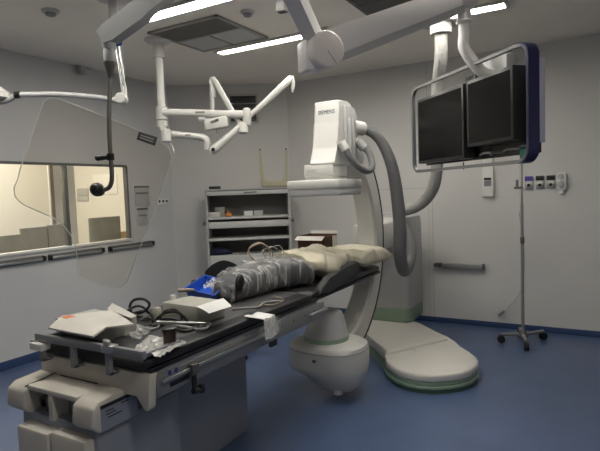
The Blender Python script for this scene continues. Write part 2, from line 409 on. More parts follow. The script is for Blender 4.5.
B().bb((x0 + .03, y0 + .03, CZ - .012), (x1 - .03, 3.72, CZ - .002)).obj('grille', GRILLE2, t)
B().bb((x0 + .03, 3.75, CZ - .012), (x1 - .03, y1 - .03, CZ - .002)).obj('grille', GRILLE2, t)
def smoke(x, y, label, r=.055):
    t = thing('smoke_detector', label, 'detector', (x, y, CZ), 0, 'smoke detectors')
    B().lathe((x, y, CZ), [(0, r), (-.012, r), (-.02, r * .9)]).obj('base', WHITE, t)
    B().lathe((x, y, CZ - .02), [(0, r * .6), (-.018, r * .55), (-.024, r * .3)]).obj('sensor_head', MGREY, t)
smoke(-2.323, 3.36, 'round smoke detector on the ceiling between the two left strip lights')
smoke(-3.49, 2.50, 'round smoke detector on the ceiling at the top left', .062)
t = thing('ceiling_sensor', 'small dark grey fitting hanging from the ceiling at the top edge', 'sensor', (-1.93, 3.22, CZ))
B().cyl((-1.93, 3.22, CZ - .001), (-1.93, 3.22, CZ - .04), .02).obj('stem', MGREY, t)
B().bb((-1.96, 3.18, CZ - .13), (-1.89, 3.25, CZ - .035), .012).obj('body', mat('fitting_grey', (.11, .11, .11), .5), t)
# louvre in the back wall
t = thing('wall_louvre', 'small dark slatted louvre in the back wall above the cabinet', 'vent', cw(.95, 0, 2.45), ANG)
f = B()
for lo, hi in (((-.19, 2.45), (.19, 2.475)), ((-.19, 2.80), (.19, 2.825)), ((-.19, 2.45), (-.165, 2.825)), ((.165, 2.45), (.19, 2.825))):
    f.bb((lo[0], -.02, lo[1] - 2.45), (hi[0], -.001, hi[1] - 2.45))
f.obj('frame', LGREY, t, world=False)
B().bb((-.165, -.008, .025), (.165, -.002, .35)).obj('back', BLACKP, t, world=False)
for k in range(5): B().box((0, -.012, .06 + k * .065), (.33, .022, .006), M=Matrix.Rotation(.5, 4, 'X')).obj('slat', LGREY if k % 2 else LOUVRE, t, world=False)

# ------------------------------------------------------------------ cabinet on the back wall
CL = cw(.97, .012, 0)
cab = thing('supply_cabinet', 'open grey steel cabinet with shelves against the back wall', 'cabinet', CL, ANG)
cwid, cdep, ch = .515, .43, 1.615
b = B()
b.bb((-cwid, -cdep, 0), (-cwid + .025, 0, ch)).bb((cwid - .025, -cdep, 0), (cwid, 0, ch)).bb((-cwid, -cdep, ch - .022), (cwid, 0, ch), .004)
b.bb((-cwid + .02, -cdep + .02, 0), (cwid - .02, 0, .06))
b.obj('body', CABW, cab, world=False)
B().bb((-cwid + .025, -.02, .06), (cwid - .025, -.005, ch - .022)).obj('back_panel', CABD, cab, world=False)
sh = B().bb((-cwid + .026, -cdep + .002, 1.535), (cwid - .026, -cdep + .03, 1.585), .004).obj('roller_shutter', CABS, cab, world=False)
B().bb((-.03, -cdep - .012, 1.558), (.11, -cdep + .002, 1.57)).bb((-.04, -cdep - .014, 1.548), (-.03, -cdep + .002, 1.57)).obj('handle', DSTEEL, sh, world=False)
for z in (1.242, .98, .60, .30): B().bb((-cwid + .026, -cdep + .012, z), (cwid - .026, -.02, z + .028), .003).obj('shelf', CABS, cab, world=False)
for z0, z1 in ((1.135, 1.213), (.665, .80), (.40, .55)):
    B().bb((-cwid + .028, -cdep + .004, z0), (cwid - .028, -cdep + .35, z1), .004).obj('drawer', CABS, cab, world=False)
for s_ in (-1, 1):
    k = B().cyl((s_ * cwid, -cdep + .03, 1.20), (s_ * (cwid + .03), -cdep + .03, 1.20), .012); k.box((s_ * (cwid + .035), -cdep + .03, 1.20), (.015, .02, .05), .004)
    k.obj('latch', DSTEEL, cab, world=False)
def cabbox(name, x, y, z, size, m, label, cat, group=None, rz=0.0):
    p = CL + dd * x + nn * (-y) + V((0, 0, z))
    o = B().box((0, 0, size[2] / 2), size, .004).obj(name, m)
    o.location = p; o.rotation_euler = (0, 0, ANG + rz); return tag(o, label, cat, group)
ZS = 1.271
cabbox('small_box', -.42, -.36, ZS, (.14, .08, .06), OFFW, 'low white box at the left end of the top cabinet shelf', 'box', 'boxes in the cabinet')
cabbox('small_box', -.36, -.22, ZS, (.12, .06, .12), GREYBOX, 'taller grey box at the back of the top cabinet shelf', 'box', 'boxes in the cabinet')
cabbox('small_box', .00, -.36, ZS, (.11, .08, .062), PAPER, 'white box at the middle of the top cabinet shelf', 'box', 'boxes in the cabinet')
cabbox('small_box', .125, -.36, ZS, (.11, .08, .062), LGREY, 'pale grey labelled box right of the white one in the cabinet', 'box', 'boxes in the cabinet')
p = CL + dd * (-.245) + nn * .37 + V((0, 0, ZS))
t = thing('ornament', 'small orange object on the top cabinet shelf', 'ornament', p)
B().lathe((0, 0, 0), [(0, .03), (.01, .045), (.03, .042), (.048, .025), (.06, .010)]).obj('body', ORANGEP, t, world=False)
B().tube([(0, 0, .055), (-.012, 0, .08), (-.025, 0, .10)], .006).obj('stem', ORANGEP, t, world=False)
b = B().loft([(-.13, 0, .02, 0, .03), (-.11, 0, .07, 0, .07), (-.03, 0, .09, 0, .09), (.06, 0, .08, 0, .075), (.12, 0, .05, 0, .05), (.135, 0, .015, 0, .02)], 16, .8, .012, 14, 'x')
o = b.obj('cloth_bundle', mat('navy_cloth', (.012, .015, .05), .9)); o.location = CL + dd * (-.36) + nn * .30 + V((0, 0, .802)); o.rotation_euler = (0, 0, ANG)
tag(o, 'dark blue cloth bundle in the lower part of the cabinet', 'cloth')
cabbox('flat_case', -.40, -.30, 1.616, (.14, .10, .035), BLACKP, 'flat black case on the top left of the cabinet', 'case')
# yellow U-shaped plate hung on two hooks
t = thing('positioning_board', 'pale yellow U shaped board hanging above the cabinet', 'board', cw(1.31, .02, 1.63), ANG)
o_ = [(-.175, .47), (-.158, .47), (-.135, .25), (-.125, .12), (-.10, .075), (-.06, .06), (.07, .06), (.11, .075), (.135, .12), (.145, .25), (.160, .47), (.178, .47), (.172, .2), (.165, .0), (-.155, .0), (-.168, .2)]
B().prism([(x, -.03, z) for x, z in o_], (0, .02, 0), .003).obj('plate', YELLOW, t, world=False)
for x in (-.167, .169): B().cyl((x, .019, .475), (x, -.045, .475), .010).obj('hook', BLACKP, t, world=False)

# ------------------------------------------------------------------ C-arm X-ray machine
CX0, CYC, CZC = -1.75, 3.60, 1.12
ca = thing('c_arm_machine', 'white floor standing C-arm X-ray machine around the table end', 'x-ray machine', (-1.75, 4.9, 0))
# floor plate, outline taken on its top face
lobe = [on(x, y, .15) for x, y in ((385, 355), (386, 361), (395, 367.7), (405, 371.5), (418, 374), (434, 375), (449, 374), (462, 372), (471, 369), (477, 365), (478.5, 360), (476, 356), (469, 352), (460, 346.5), (453, 342), (448.7, 336.5), (417, 322.5), (392, 327))]
cen = sum(lobe, V()) / len(lobe)
def inset(poly, k): return [cen + (p - cen) * k for p in poly]
def flat(poly, z): return [V((p.x, p.y, z)) for p in poly]
bp = B().prism(flat(inset(lobe, 1.0), .085), (0, 0, .065), .02, 3).obj('base_plate', OFFW, ca, 30)
B().prism(flat(inset(lobe, .985), .055), (0, 0, .032), .004).obj('green_band', GREEN, bp, 30)
B().prism(flat(inset(lobe, 1.01), .030), (0, 0, .026), .006).obj('lower_plate', GREEN, bp, 30)
B().prism(flat(inset(lobe, .985), 0), (0, 0, .031)).obj('dark_green_layer', DGREEN, bp, 30)  # dark green bottom layer of the floor plate
rear = [on(374, 340.5, .17), on(386, 353, .17), on(449, 338, .17), on(421, 323.5, .17), V((-2.2, 5.5, .17)), V((-2.25, 4.9, .17))]
cen = sum(rear, V()) / len(rear)
B().prism(flat(rear, .09), (0, 0, .085), .02, 3).obj('rear_plate', OFFW, ca, 30)
B().prism(flat(inset(rear, .985), 0), (0, 0, .091)).obj('rear_plate_skirt', GREEN, ca, 30)
# low raised wedge imitating a patch of shading between the two levels
f0, f1, f2 = on(395, 336, .17), on(416, 351, .155), on(404, 339, .17)
B().prism([V((f0.x, f0.y, .15)), V((f1.x, f1.y, .145)), V((f2.x + .02, f2.y, .15))], (0, 0, .016), .004).obj('shading_wedge', OFFW, ca)
# column
def roundrect(cx, cy, hx, hy, r, n=5):
    o = []
    for k, (sx, sy) in enumerate(((1, 1), (-1, 1), (-1, -1), (1, -1))):
        for i in range(n + 1):
            a = pi / 2 * (k + i / n); o.append((cx + sx * (hx - r) + r * cos(a), cy + sy * (hy - r) + r * sin(a)))
    return o
def stack(secs):
    b = B(); rings = []
    for cx, cy, hx, hy, r, z in secs: rings.append([b.bm.verts.new((x, y, z)) for x, y in roundrect(cx, cy, hx, hy, r)])
    b.skin(rings); return b
stack([(-1.86, 5.24, .245, .25, .09, .315), (-1.86, 5.24, .255, .26, .09, .34), (-1.86, 5.24, .255, .26, .09, .8), (-1.86, 5.24, .25, .25, .09, 1.17), (-1.86, 5.26, .24, .23, .09, 1.25), (-1.86, 5.27, .21, .2, .09, 1.265)]).obj('column', LGREY, ca)
stack([(-1.86, 5.24, .23, .235, .09, .17), (-1.86, 5.24, .25, .255, .09, .20), (-1.86, 5.24, .25, .255, .09, .318)]).obj('column_skirt', GREEN, ca)
B().bb((-2.02, 4.50, .95), (-1.74, 5.05, 1.22), .05).obj('arm_carriage', WHITE, ca)
# the C
def arc(Ri, Ro, x0, x1, a0, a1, n=48):
    b = B(); rings = []
    for i in range(n + 1):
        a = radians(a0 + (a1 - a0) * i / n); c, s_ = cos(a), sin(a)
        rings.append([b.bm.verts.new((x, CYC + R * c, CZC + R * s_)) for x, R in ((x0 + .02, Ri), (x1 - .02, Ri), (x1, Ri + .02), (x1, Ro), (x0, Ro), (x0, Ri + .02))])
    b.skin(rings); return b
arc(.77, .94, -1.90, -1.715, -90, 92).obj('c_arc', WHITE, ca, 30)
arc(.93, .958, -1.897, -1.710, -72, 75).obj('guide_track', BLACKP, ca, 30)
# detector side
hx0, hx1 = -1.81, -1.61
side = [(3.44, 2.205), (3.43, 2.05), (3.40, 1.86), (3.36, 1.775), (3.335, 1.755), (3.335, 1.735), (3.62, 1.735), (3.70, 1.80), (3.72, 2.0), (3.72, 2.12), (3.66, 2.20), (3.60, 2.215)]
hd = B().prism([(hx0, y, z) for y, z in side], (hx1 - hx0, 0, 0), .014, 3).obj('detector_head', WHITE, ca, 40)
B().prism([(hx1 - .002, y, z) for y, z in ((3.50, 2.17), (3.50, 1.79), (3.69, 1.79), (3.71, 2.11), (3.66, 2.17))], (.03, 0, 0), .01).obj('side_cover', LGREY, hd)
for y, z0, z1 in ((3.535, 1.80, 2.08), (3.60, 1.78, 2.12)): B().bb((hx1 + .02, y, z0), (hx1 + .045, y + .03, z1), .006).obj('side_rail', LGREY, hd)
B().bb((-1.86, 3.62, 1.74), (-1.61, 3.95, 2.06), .06).obj('arc_mount', WHITE, ca)
nk = B().bb((-1.865, 3.335, 1.655), (-1.62, 3.58, 1.742), .012).obj('detector_neck', WHITE, ca)
B().bb((-1.855, 3.345, 1.62), (-1.63, 3.57, 1.66), .006).obj('collar', WHITE, nk)
B().bb((-1.83, 3.3325, 1.69), (-1.76, 3.335, 1.705)).obj('marking', LGREY, nk)
dt = B().bb((-1.965, 3.25, 1.562), (-1.535, 3.665, 1.628), .012).obj('detector_plate', WHITE, ca)
B().bb((-1.958, 3.257, 1.512), (-1.542, 3.658, 1.567), .012).obj('detector_face', LGREY, dt)
fc = bpy.data.curves.new('lettering', 'FONT'); fc.body = 'SIEMENS'; fc.size = .044; fc.extrude = .001; fc.align_x = 'CENTER'; fc.space_character = 1.1
fo = bpy.data.objects.new('tmp', fc); COL.objects.link(fo); bpy.context.view_layer.update()
me = bpy.data.meshes.new_from_object(fo.evaluated_get(bpy.context.evaluated_depsgraph_get())); bpy.data.objects.remove(fo)
me.name = 'lettering'; me.materials.clear(); me.materials.append(TEXTM)
lo = bpy.data.objects.new('lettering', me); COL.objects.link(lo); lo.parent = hd
lo.location = V((-1.710, 3.4335, 2.11)) - ca.location; lo.rotation_euler = (radians(90), 0, 0); lo.scale = (.78, 1, 1)
# tube side
def estack(secs, n=28, p=.8):
    b = B(); rings = []
    for cx, cy, rx, ry, z in secs:
        R = []
        for i in range(n):
            a = 2 * pi * i / n; c, s_ = cos(a), sin(a)
            R.append(b.bm.verts.new((cx + rx * copysign(abs(c) ** p, c), cy + ry * copysign(abs(s_) ** p, s_), z)))
        rings.append(R)
    b.skin(rings); return b
TX, TY = -1.765, 3.46
tu = estack([(TX + .09, TY, .07, .07, .05), (TX + .085, TY, .13, .13, .062), (TX + .075, TY, .175, .175, .10), (TX + .06, TY, .215, .20, .15), (TX + .045, TY, .245, .22, .18), (TX + .012, TY, .285, .236, .205), (TX, TY, .302, .243, .245), (TX, TY, .303, .244, .355), (TX, TY, .292, .238, .395), (TX, TY, .25, .215, .413), (TX, TY, .15, .15, .417)]).obj('tube_housing', WHITE, ca, 50)
B().tube([(TX + .303 * copysign(abs(cos(a)) ** .8, cos(a)), TY + .244 * copysign(abs(sin(a)) ** .8, sin(a)), .365) for a in [2 * pi * i / 28 for i in range(28)]], .002, 6, True).obj('seam', MGREY, tu)
B().box((TX + .0, TY - .245, .315), (.028, .006, .022), .003).obj('marking', DSTEEL, tu)
B().cyl((TX + .13, TY - .13, .055), (TX + .13, TY - .13, .11), .035).obj('knob', WHITE, tu)
estack([(TX - .02, TY, .172, .172, .41), (TX - .02, TY, .172, .172, .45)], p=1).obj('green_collar', GREEN, ca, 30)
estack([(TX - .02, TY, .168, .168, .445), (TX - .02, TY, .165, .165, .47), (TX - .01, TY, .145, .15, .53), (TX + .01, TY, .11, .115, .595), (TX + .02, TY, .088, .09, .63), (TX + .02, TY, .075, .075, .64)], p=1).obj('tube_cone', LGREY, ca, 50)
B().bb((-1.89, 3.5, .18), (-1.72, 3.75, .35), .04).obj('tube_mount', WHITE, ca)
# hoses on the arm
pts = [at(x, y, d) for x, y, d in ((356, 128, 4.0), (367, 130, 4.0), (380, 140, 4.02), (391, 163, 4.05), (397, 195, 4.1), (400, 230, 4.15), (400, 255, 4.2), (404, 271, 4.3), (410, 262, 4.45), (411, 243, 4.65), (404, 226, 4.95))]
B().tube(pts, [.034, .036, .04, .046, .05, .052, .052, .05, .046, .045, .045], 14, smooth=5).obj('hose', HOSE, ca, 60)
B().cyl(at(352, 127, 3.95), at(363, 129, 4.0), .058, .054).obj('hose_connector', WHITE, ca)
pts = [at(x, y, d) for x, y, d in ((344, 147, 3.72), (350, 157, 3.72), (358, 166, 3.75), (367, 171, 3.8), (372, 167, 3.85), (370, 155, 3.9), (364, 146, 3.95))]
B().tube(pts, .025, 12, smooth=5).obj('hose', HOSE, ca, 60)
B().cyl(at(341, 142, 3.72), at(346, 150, 3.72), .034).obj('hose_connector', WHITE, ca)
B().cyl(at(356, 140, 3.92), at(364, 148, 3.95), .036).obj('hose_connector', WHITE, ca)

# hose from the ceiling to the column
ch_ = thing('ceiling_hose', 'thick white ribbed hose from the ceiling cup, behind the monitors', 'hose', (-1.14, 4.53, CZ))
p0 = V((-1.14, 4.53, CZ))
B().lathe(p0, [(0, .16), (-.02, .16), (-.022, .095), (-.10, .09), (-.105, .07)]).obj('ceiling_cup', WHITE, ch_)
px_ = [(439.5, 40, 4.5), (438, 60, 4.52), (437.5, 90, 4.55), (437.5, 130, 4.6), (437, 165, 4.66), (433, 188, 4.75), (424, 201, 4.9), (413, 208, 5.0), (403, 211, 5.15)]
pts = [at(*q) for q in px_]; pts[0] = V((-1.14, 4.53, CZ - .10)); pts[1] = V((-1.145, 4.535, CZ - .3))
B().tube(pts, .054, 14, smooth=6).obj('hose', HOSEW, ch_, 60)

# ------------------------------------------------------------------ patient table
tx0, tx1, ty0, ty1 = -2.31, -1.60, 1.42, 4.22
tt = thing('patient_table', 'long black topped X-ray patient table on a grey pedestal', 'table', (-2.0, 2.2, 0))
ped = B().bb((-2.34, 1.80, 0), (-1.96, 2.665, .69), .02).obj('pedestal', PEDB, tt)
B().bb((-2.30, 1.36, 0), (-1.78, 1.85, .60), .02).obj('front_pedestal', PEDB, tt)
B().bb((tx0 + .02, 1.52, .69), (tx1 - .008, 3.0, .815), .01).obj('carriage', PEDB, tt)
B().prism([(tx0 - .01, 1.49, .815), (tx1 + .005, 1.49, .815), (tx1 - .012, 1.49, .665), (tx1 - .022, 1.49, .652), (tx1 - .042, 1.49, .652), (tx1 - .075, 1.49, .72), (tx0 + .05, 1.49, .70), (tx0 - .03, 1.49, .66)], (0, .045, 0), .008).obj('end_panel', BEIGE, tt)
tp = B().bb((tx0, 1.50, .815), (tx1, 3.0, .836), .006).obj('table_top', BLACK, tt)
B().bb((tx0 + .04, 2.98, .812), (tx1 - .02, ty1, .834), .006).obj('head_section', BLACK, tt)
yb, yf = 1.56, 1.335
hx_l, hx_r = -2.345, -1.755
def cheek(x0, x1): return [(x0, yb, .735), (x0, yf + .03, .722), (x0, yf - .005, .70), (x0, yf - .015, .625), (x0, yf + .02, .59), (x0, yb, .59)], (x1 - x0, 0, 0)
B().prism(*cheek(hx_l, hx_l + .13), .010, 3).obj('housing_cheek', BEIGE, tt, 45)
B().prism(*cheek(hx_r - .13, hx_r), .010, 3).obj('housing_cheek', BEIGE, tt, 45)
B().bb((hx_l + .12, yf + .012, .700), (hx_r - .12, yb, .726), .008).obj('housing_lid', BEIGE, tt)
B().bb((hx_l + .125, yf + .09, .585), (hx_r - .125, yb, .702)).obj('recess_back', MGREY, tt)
B().bb((-2.075, yf + .012, .585), (-2.045, yb, .702), .005).obj('divider', BEIGE, tt)
k = B().tube([(-2.18, yf + .06, .62), (-2.16, yf + .04, .66), (-2.12, yf + .05, .675), (-2.09, yf + .07, .64), (-2.13, yf + .05, .605)], .010, 8, smooth=4)
k.obj('plug_cable', BLACKP, tt)
B().tube([(hx_l + .10, yb - .035, .736), (hx_l + .13, yb - .035, .736), (hx_l + .17, yb - .07, .727), (hx_r - .17, yb - .07, .727), (hx_r - .13, yb - .035, .736), (hx_r - .03, yb - .035, .736)], .004, 6).obj('lid_seam', BLACKP, tt)
B().tube([(hx_l + .13, yf + .0, .722), (hx_l + .13, yb - .04, .737)], .003, 6).obj('lid_seam', BLACKP, tt)
B().bb((hx_r - .006, yf + .03, .688), (hx_r + .004, yb, .702)).obj('side_seam', BLACKP, tt)
B().bb((hx_r - .008, yf + .03, .592), (hx_r + .001, yb, .69)).obj('side_plate', PEDB, tt)
for z, y0, y1 in ((.668, 1.39, 1.43), (.655, 1.39, 1.44), (.675, 1.47, 1.51), (.64, 1.40, 1.47)):
    B().bb((hx_r - .001, y0, z), (hx_r + .0025, y1, z + .004)).obj('printed_line', BLACKP, tt)
B().bb((-2.25, 1.30, 0), (-2.03, 1.45, .555), .018).obj('front_box', BEIGE, tt)
B().bb((-2.025, 1.31, 0), (-1.80, 1.45, .565), .018).obj('front_box', BEIGE, tt)
B().bb((-1.78, 1.50, .15), (-1.775, 1.53, .40), .002).obj('handle_slot', BLACKP, tt)
# side rail with its bracket
for xs, nm in ((tx1, 1), (tx0, -1)):
    B().bb((xs - .008, 1.53, .705), (xs + .008, 3.07, .80), .003).obj('rail_plate', mat('rail_grey', (.24, .24, .24), .4, .3), tt)
    xr = xs + nm * .026
    B().bb((xr - .005, 1.54, .764), (xr + .005, 2.45, .780), .003).obj('side_rail', STEEL, tt)
    for y in (1.57, 2.0, 2.42): B().cyl((xs, y, .77), (xr, y, .77), .008).obj('rail_bolt', DSTEEL, tt)
for y in (2.52, 2.66, 2.8, 2.93): B().cyl((tx1 + .006, y, .765), (tx1 + .011, y, .765), .006).obj('rail_bolt', DSTEEL, tt)
B().bb((tx1 + .006, 1.60, .725), (tx1 + .010, 1.72, .745)).obj('black_label', BLACKP, tt)
for y in (1.60, 1.64): B().cyl((tx1 + .006, y, .789), (tx1 + .0102, y, .789), .011).obj('blue_sticker', BLUEK, tt)
B().bb((tx1 + .006, 1.67, .783), (tx1 + .0102, 1.72, .797)).obj('sticker', MGREY, tt)
B().bb((tx1 - .03, 2.85, .735), (tx1 + .03, 3.09, .758), .004).obj('rail_end', MGREY, tt)
B().bb((tx1 - .02, 2.42, .665), (tx1 - .002, 2.48, .70)).obj('rail_stop', BLACKP, tt)
fy = 1.45
fr = B().bb((-2.285, fy - .010, .895), (-1.575, fy + .010, .930), .003).obj('end_rail', MGREY, tt)
for x in (-2.245, -2.02, -1.79): B().bb((x - .014, fy - .008, .80), (x + .014, fy + .010, .90)).bb((x - .014, fy - .008, .80), (x + .014, 1.492, .812)).obj('rail_post', MGREY, fr)
for x in (-2.29, -1.62): B().bb((x - .010, fy + .0, .885), (x + .010, 1.70, .905), .003).obj('rail_arm', MGREY, fr)
B().bb((-2.30, fy - .03, .855), (-2.21, fy + .02, .89), .006).obj('corner_block', SILL, fr)
B().bb((-2.31, fy - .02, .865), (-2.285, fy + .02, .90), .006).obj('corner_bolt', STEEL, fr)
b = B().bb((-1.81, fy - .025, .90), (-1.745, fy + .02, .935), .006); b.cyl((-1.79, fy - .01, .93), (-1.79, fy - .01, .955), .012); b.box((-1.775, fy - .015, .94), (.03, .02, .03), .004)
b.obj('clamp', STEEL, fr)

# clamp hanging on the side rail
cl = thing('rail_clamp', 'black clamp hanging from the side rail of the table', 'clamp', (tx1 + .03, hit(193, 365, 0, tx1 + .03).y, .66))
yc = hit(193, 365, 0, tx1 + .03).y; tx1 += .014
B().bb((tx1 - .0, yc - .022, .745), (tx1 + .035, yc + .022, .795), .004).obj('jaw', DSTEEL, cl)
B().bb((tx1 + .012, yc - .011, .665), (tx1 + .026, yc + .011, .75), .003).obj('bar', BLACKP, cl)
b = B().cyl((tx1 + .02, yc - .01, .67), (tx1 + .02, yc + .05, .655), .014); b.bb((tx1 + .008, yc + .03, .645), (tx1 + .034, yc + .055, .685), .004)
b.obj('knob', BLACKP, cl)

tx1 -= .014
# ------------------------------------------------------------------ things on the table
MT = .885
b = B().loft([(1.475, -1.955, .335, .837, .02), (1.49, -1.955, .352, .837, .040), (1.6, -1.955, .358, .837, .047), (2.2, -1.955, .358, .837, .048), (2.85, -1.955, .358, .837, .047), (2.93, -1.955, .35, .837, .03)], 48, .22, .002, 8)
mt = single(b, 'table_mattress', BLACK, 'black mattress with its lit top painted dark grey, lying along the patient table', 'mattress', (-1.955, 2.2, .837), ang=60)
B().bb((-2.255, 1.53, .880), (-1.685, 2.90, .8865), .003).obj('lit_top', mat('lit_top_grey', (.042, .042, .044), .6, var=.15, scale=6), mt)  # paler top panel paints the light from above onto the black mattress
# flat white carton with an open lid
c = on(92, 330, .93)
t = thing('flat_carton', 'flat white carton with an orange sticker at the table foot end', 'box', (c.x, c.y, MT))
cor = [on(56, 330, .90), on(105, 340, .90), on(137, 329, .90), on(95, 320, .90)]
B().prism(flat(cor, .889), (0, 0, .072), .003).obj('box_body', GREYBOX, t)
lidp = [on(48, 325.5, .975), on(93, 334, .975), on(106, 327, .975), on(134, 324, .975), on(112, 310, .975), on(62, 315.5, .975)]
ld = B().prism([V((p.x, p.y, .962 + (.006 if i in (2, 3, 4, 5) else -.004))) for i, p in enumerate(lidp)], (0, 0, .008), .002).obj('lid', CARD, t)
st = [on(61, 316.6, .977), on(70, 315.2, .977), on(75, 316.6, .977), on(66, 318.2, .977)]
B().prism(flat(st, .9745), (0, 0, .0025)).obj('sticker', ORANGE, ld)
fl = [on(107, 309, .975), on(131, 318, .975)]
B().sheet(lambda u, v: fl[0].lerp(fl[1], u) + V((-.01 * v, .045 * v, .022 * v * (1 - u))), .003, 4, 3).obj('side_flap', CARD, t)

# device box with a sheet of paper on it
b0, b1, b2 = on(162, 302, .98), on(197, 307, .98), on(225, 300, .98)
b3 = b0 + (b2 - b1)
t = thing('device_box', 'grey beige instrument box with a white sheet on one corner', 'device', ((b0.x + b2.x) / 2, (b0.y + b2.y) / 2, MT))
B().prism(flat([b0, b1, b2, b3], .888), (0, 0, .092), .006).obj('casing', DEVICE, t)
kp = on(173, 296, 1.0)
B().cyl((kp.x, kp.y, .979), (kp.x, kp.y, 1.005), .014).obj('knob', SILL, t)
pp = [on(196, 307.5, .986), on(209, 312, .98), on(231.5, 305, .98), on(223, 299, .986)]
B().sheet(lambda u, v: pp[0].lerp(pp[3], u).lerp(pp[1].lerp(pp[2], u), v) - V((0, 0, .02 * v * v)), .0015, 6, 6)
b = B().sheet(lambda u, v: pp[0].lerp(pp[3], u).lerp(pp[1].lerp(pp[2], u), v) - V((0, 0, .012 * v * v - .004)), .0015, 6, 6)
single(b, 'paper_sheet', PAPER, 'white sheet of paper lying on the grey instrument box', 'paper', ((pp[0].x + pp[2].x) / 2, (pp[0].y + pp[2].y) / 2, .982))

# dark cup
p = on(170, 343.5, MT + .01)
t = thing('cup', 'small dark brown cup on the table in front of the cables', 'cup', (p.x, p.y, MT))
B().lathe((p.x, p.y, MT + .008), [(0, .024), (.004, .028), (.066, .031), (.068, .029)]).obj('cup_body', CUPM, t)
B().lathe((p.x, p.y, MT + .075), [(0, .032), (.006, .032), (.008, .029)]).obj('rim', BLACKP, t)

# foil bag, rods, cables
f0, f1, f2, f3 = on(133, 349, .90), on(160, 356, .90), on(186, 341, .90), on(150, 334, .90)
def crumple(P0, P1, P2, P3, amp, fr, seed, lift=0.0):
    def P(u, v):
        q = P0.lerp(P1, u).lerp(P3.lerp(P2, u), v)
        return q + V((0, 0, amp * abs(noise.noise(V((q.x * fr, q.y * fr, seed)))) + amp * .6 * abs(noise.noise(V((q.x * fr * 2.2, q.y * fr * 2.2, seed + 3)))) + lift))
    return P
FOIL = mat('silver_film', (.42, .41, .39), .3, .15)
single(B().sheet(crumple(f0, f1, f2, f3, .016, 26, 1, -.008), .002, 26, 26), 'plastic_bag', FOIL, 'crumpled silvery plastic bag beside the dark cup on the table', 'bag', ((f0.x + f2.x) / 2, (f0.y + f2.y) / 2, MT), ang=25)
f0, f1, f2, f3 = on(114, 334, .90), on(139, 338, .90), on(154, 328, .90), on(128, 322, .90)
single(B().sheet(crumple(f0, f1, f2, f3, .03, 24, 5, -.010), .002, 20, 20), 'plastic_bag', FILM, 'crumpled clear plastic bag between the carton and the cable loops', 'bag', ((f0.x + f2.x) / 2, (f0.y + f2.y) / 2, MT), ang=25)
def rod(a, b_, r, name, m, label, cat, group=None):
    single(B().tube([a, b_], r, 10), name, m, label, cat, ((a.x + b_.x) / 2, (a.y + b_.y) / 2, min(a.z, b_.z) - r), group)
rod(on(157, 322, .915), on(211, 323.5, .905), .0065, 'metal_rod', STEEL, 'thin grey metal rod lying in front of the instrument box', 'rod')
t = thing('sheathed_probe', 'grey probe with a hooked end lying beside the cup', 'probe', on(185, 326, MT))
B().tube([on(160, 323, .90), on(180, 326, .897), on(197, 329, .895)], .007, 10).obj('handle', LGREY, t)
B().tube([on(196, 329, .895), on(206, 328, .895), on(208, 325, .895), on(200, 325.5, .895)], .006, 8, smooth=4).obj('hook', LGREY, t)
def cable(pts, r, m, label, group=None, name='cable', smooth=6):
    b = B().tube(pts, r, 8, smooth=smooth); c = sum(pts, V()) / len(pts)
    return single(b, name, m, label, 'cable', (c.x, c.y, MT), group, ang=80)
def oz(l): return [on(x, y, z) for x, y, z in l]
cable(oz([(122, 312, .90), (130, 313, .9), (140, 313, .91), (148, 308, .96), (149, 303, 1.0), (143, 299, 1.02), (134, 300, 1.01), (130, 306, .96), (133, 314, .91), (146, 318, .9), (156, 321, .895)]), .008, CABLE, 'dark cable standing up in a loop behind the white carton')
cable(oz([(124, 315, .9), (134, 313, .91), (146, 311, .93), (153, 318, .9), (150, 324, .895), (160, 325, .895), (172, 321, .895), (180, 323, .895)]), .0075, CABLE, 'dark cable bending twice between carton and instrument box')
cable(oz([(155, 321, .9), (160, 316, .93), (168, 312, .96), (177, 312, .96), (184, 317, .93), (188, 323, .896)]), .0075, CABLE, 'dark cable arching in front of the instrument box')
cable(oz([(152, 326, .895), (162, 319, .91), (174, 319, .91), (186, 323, .898), (195, 327, .895), (186, 331, .895), (172, 328, .895)]), .0075, CABLE, 'lowest dark cable loop curling behind the dark cup')
cable(oz([(120, 318, .93), (130, 309, .96), (140, 306, .97), (150, 313, .93), (156, 322, .90)]), .007, CABLE, 'dark cable arching over the right edge of the white carton')
cable(oz([(160, 320, .90), (164, 312, .97), (172, 309, .98), (180, 313, .95), (182, 321, .90)]), .006, CABLE, 'thin dark cable standing as an arch before the instrument box')
cable(oz([(140, 320, .9), (150, 315, .92), (160, 319, .9), (158, 327, .895), (148, 329, .895), (138, 325, .9)]), .0055, CABLEG, 'grey cable loop tangled among the dark cables')
cable(oz([(232, 309, .895), (245, 308, .893), (258, 307, .893), (263, 303, .897), (268, 302, .893), (282, 301, .892)]), .0055, CABLEG, 'grey cable lying in front of the plastic wrapped cushion')
cable(oz([(262, 304, .892), (272, 305, .892), (283, 301, .892), (280, 298, .892), (272, 297, .892)]), .004, CABLEB, 'thin beige cable curl in front of the plastic wrapped cushion')
# yellow-white connector among the cables
p = on(157, 309, .95)
single(B().box((p.x, p.y, .925), (.035, .04, .07), .008), 'connector', BEIGE, 'beige connector block standing among the dark cables', 'connector', (p.x, p.y, MT + .002))

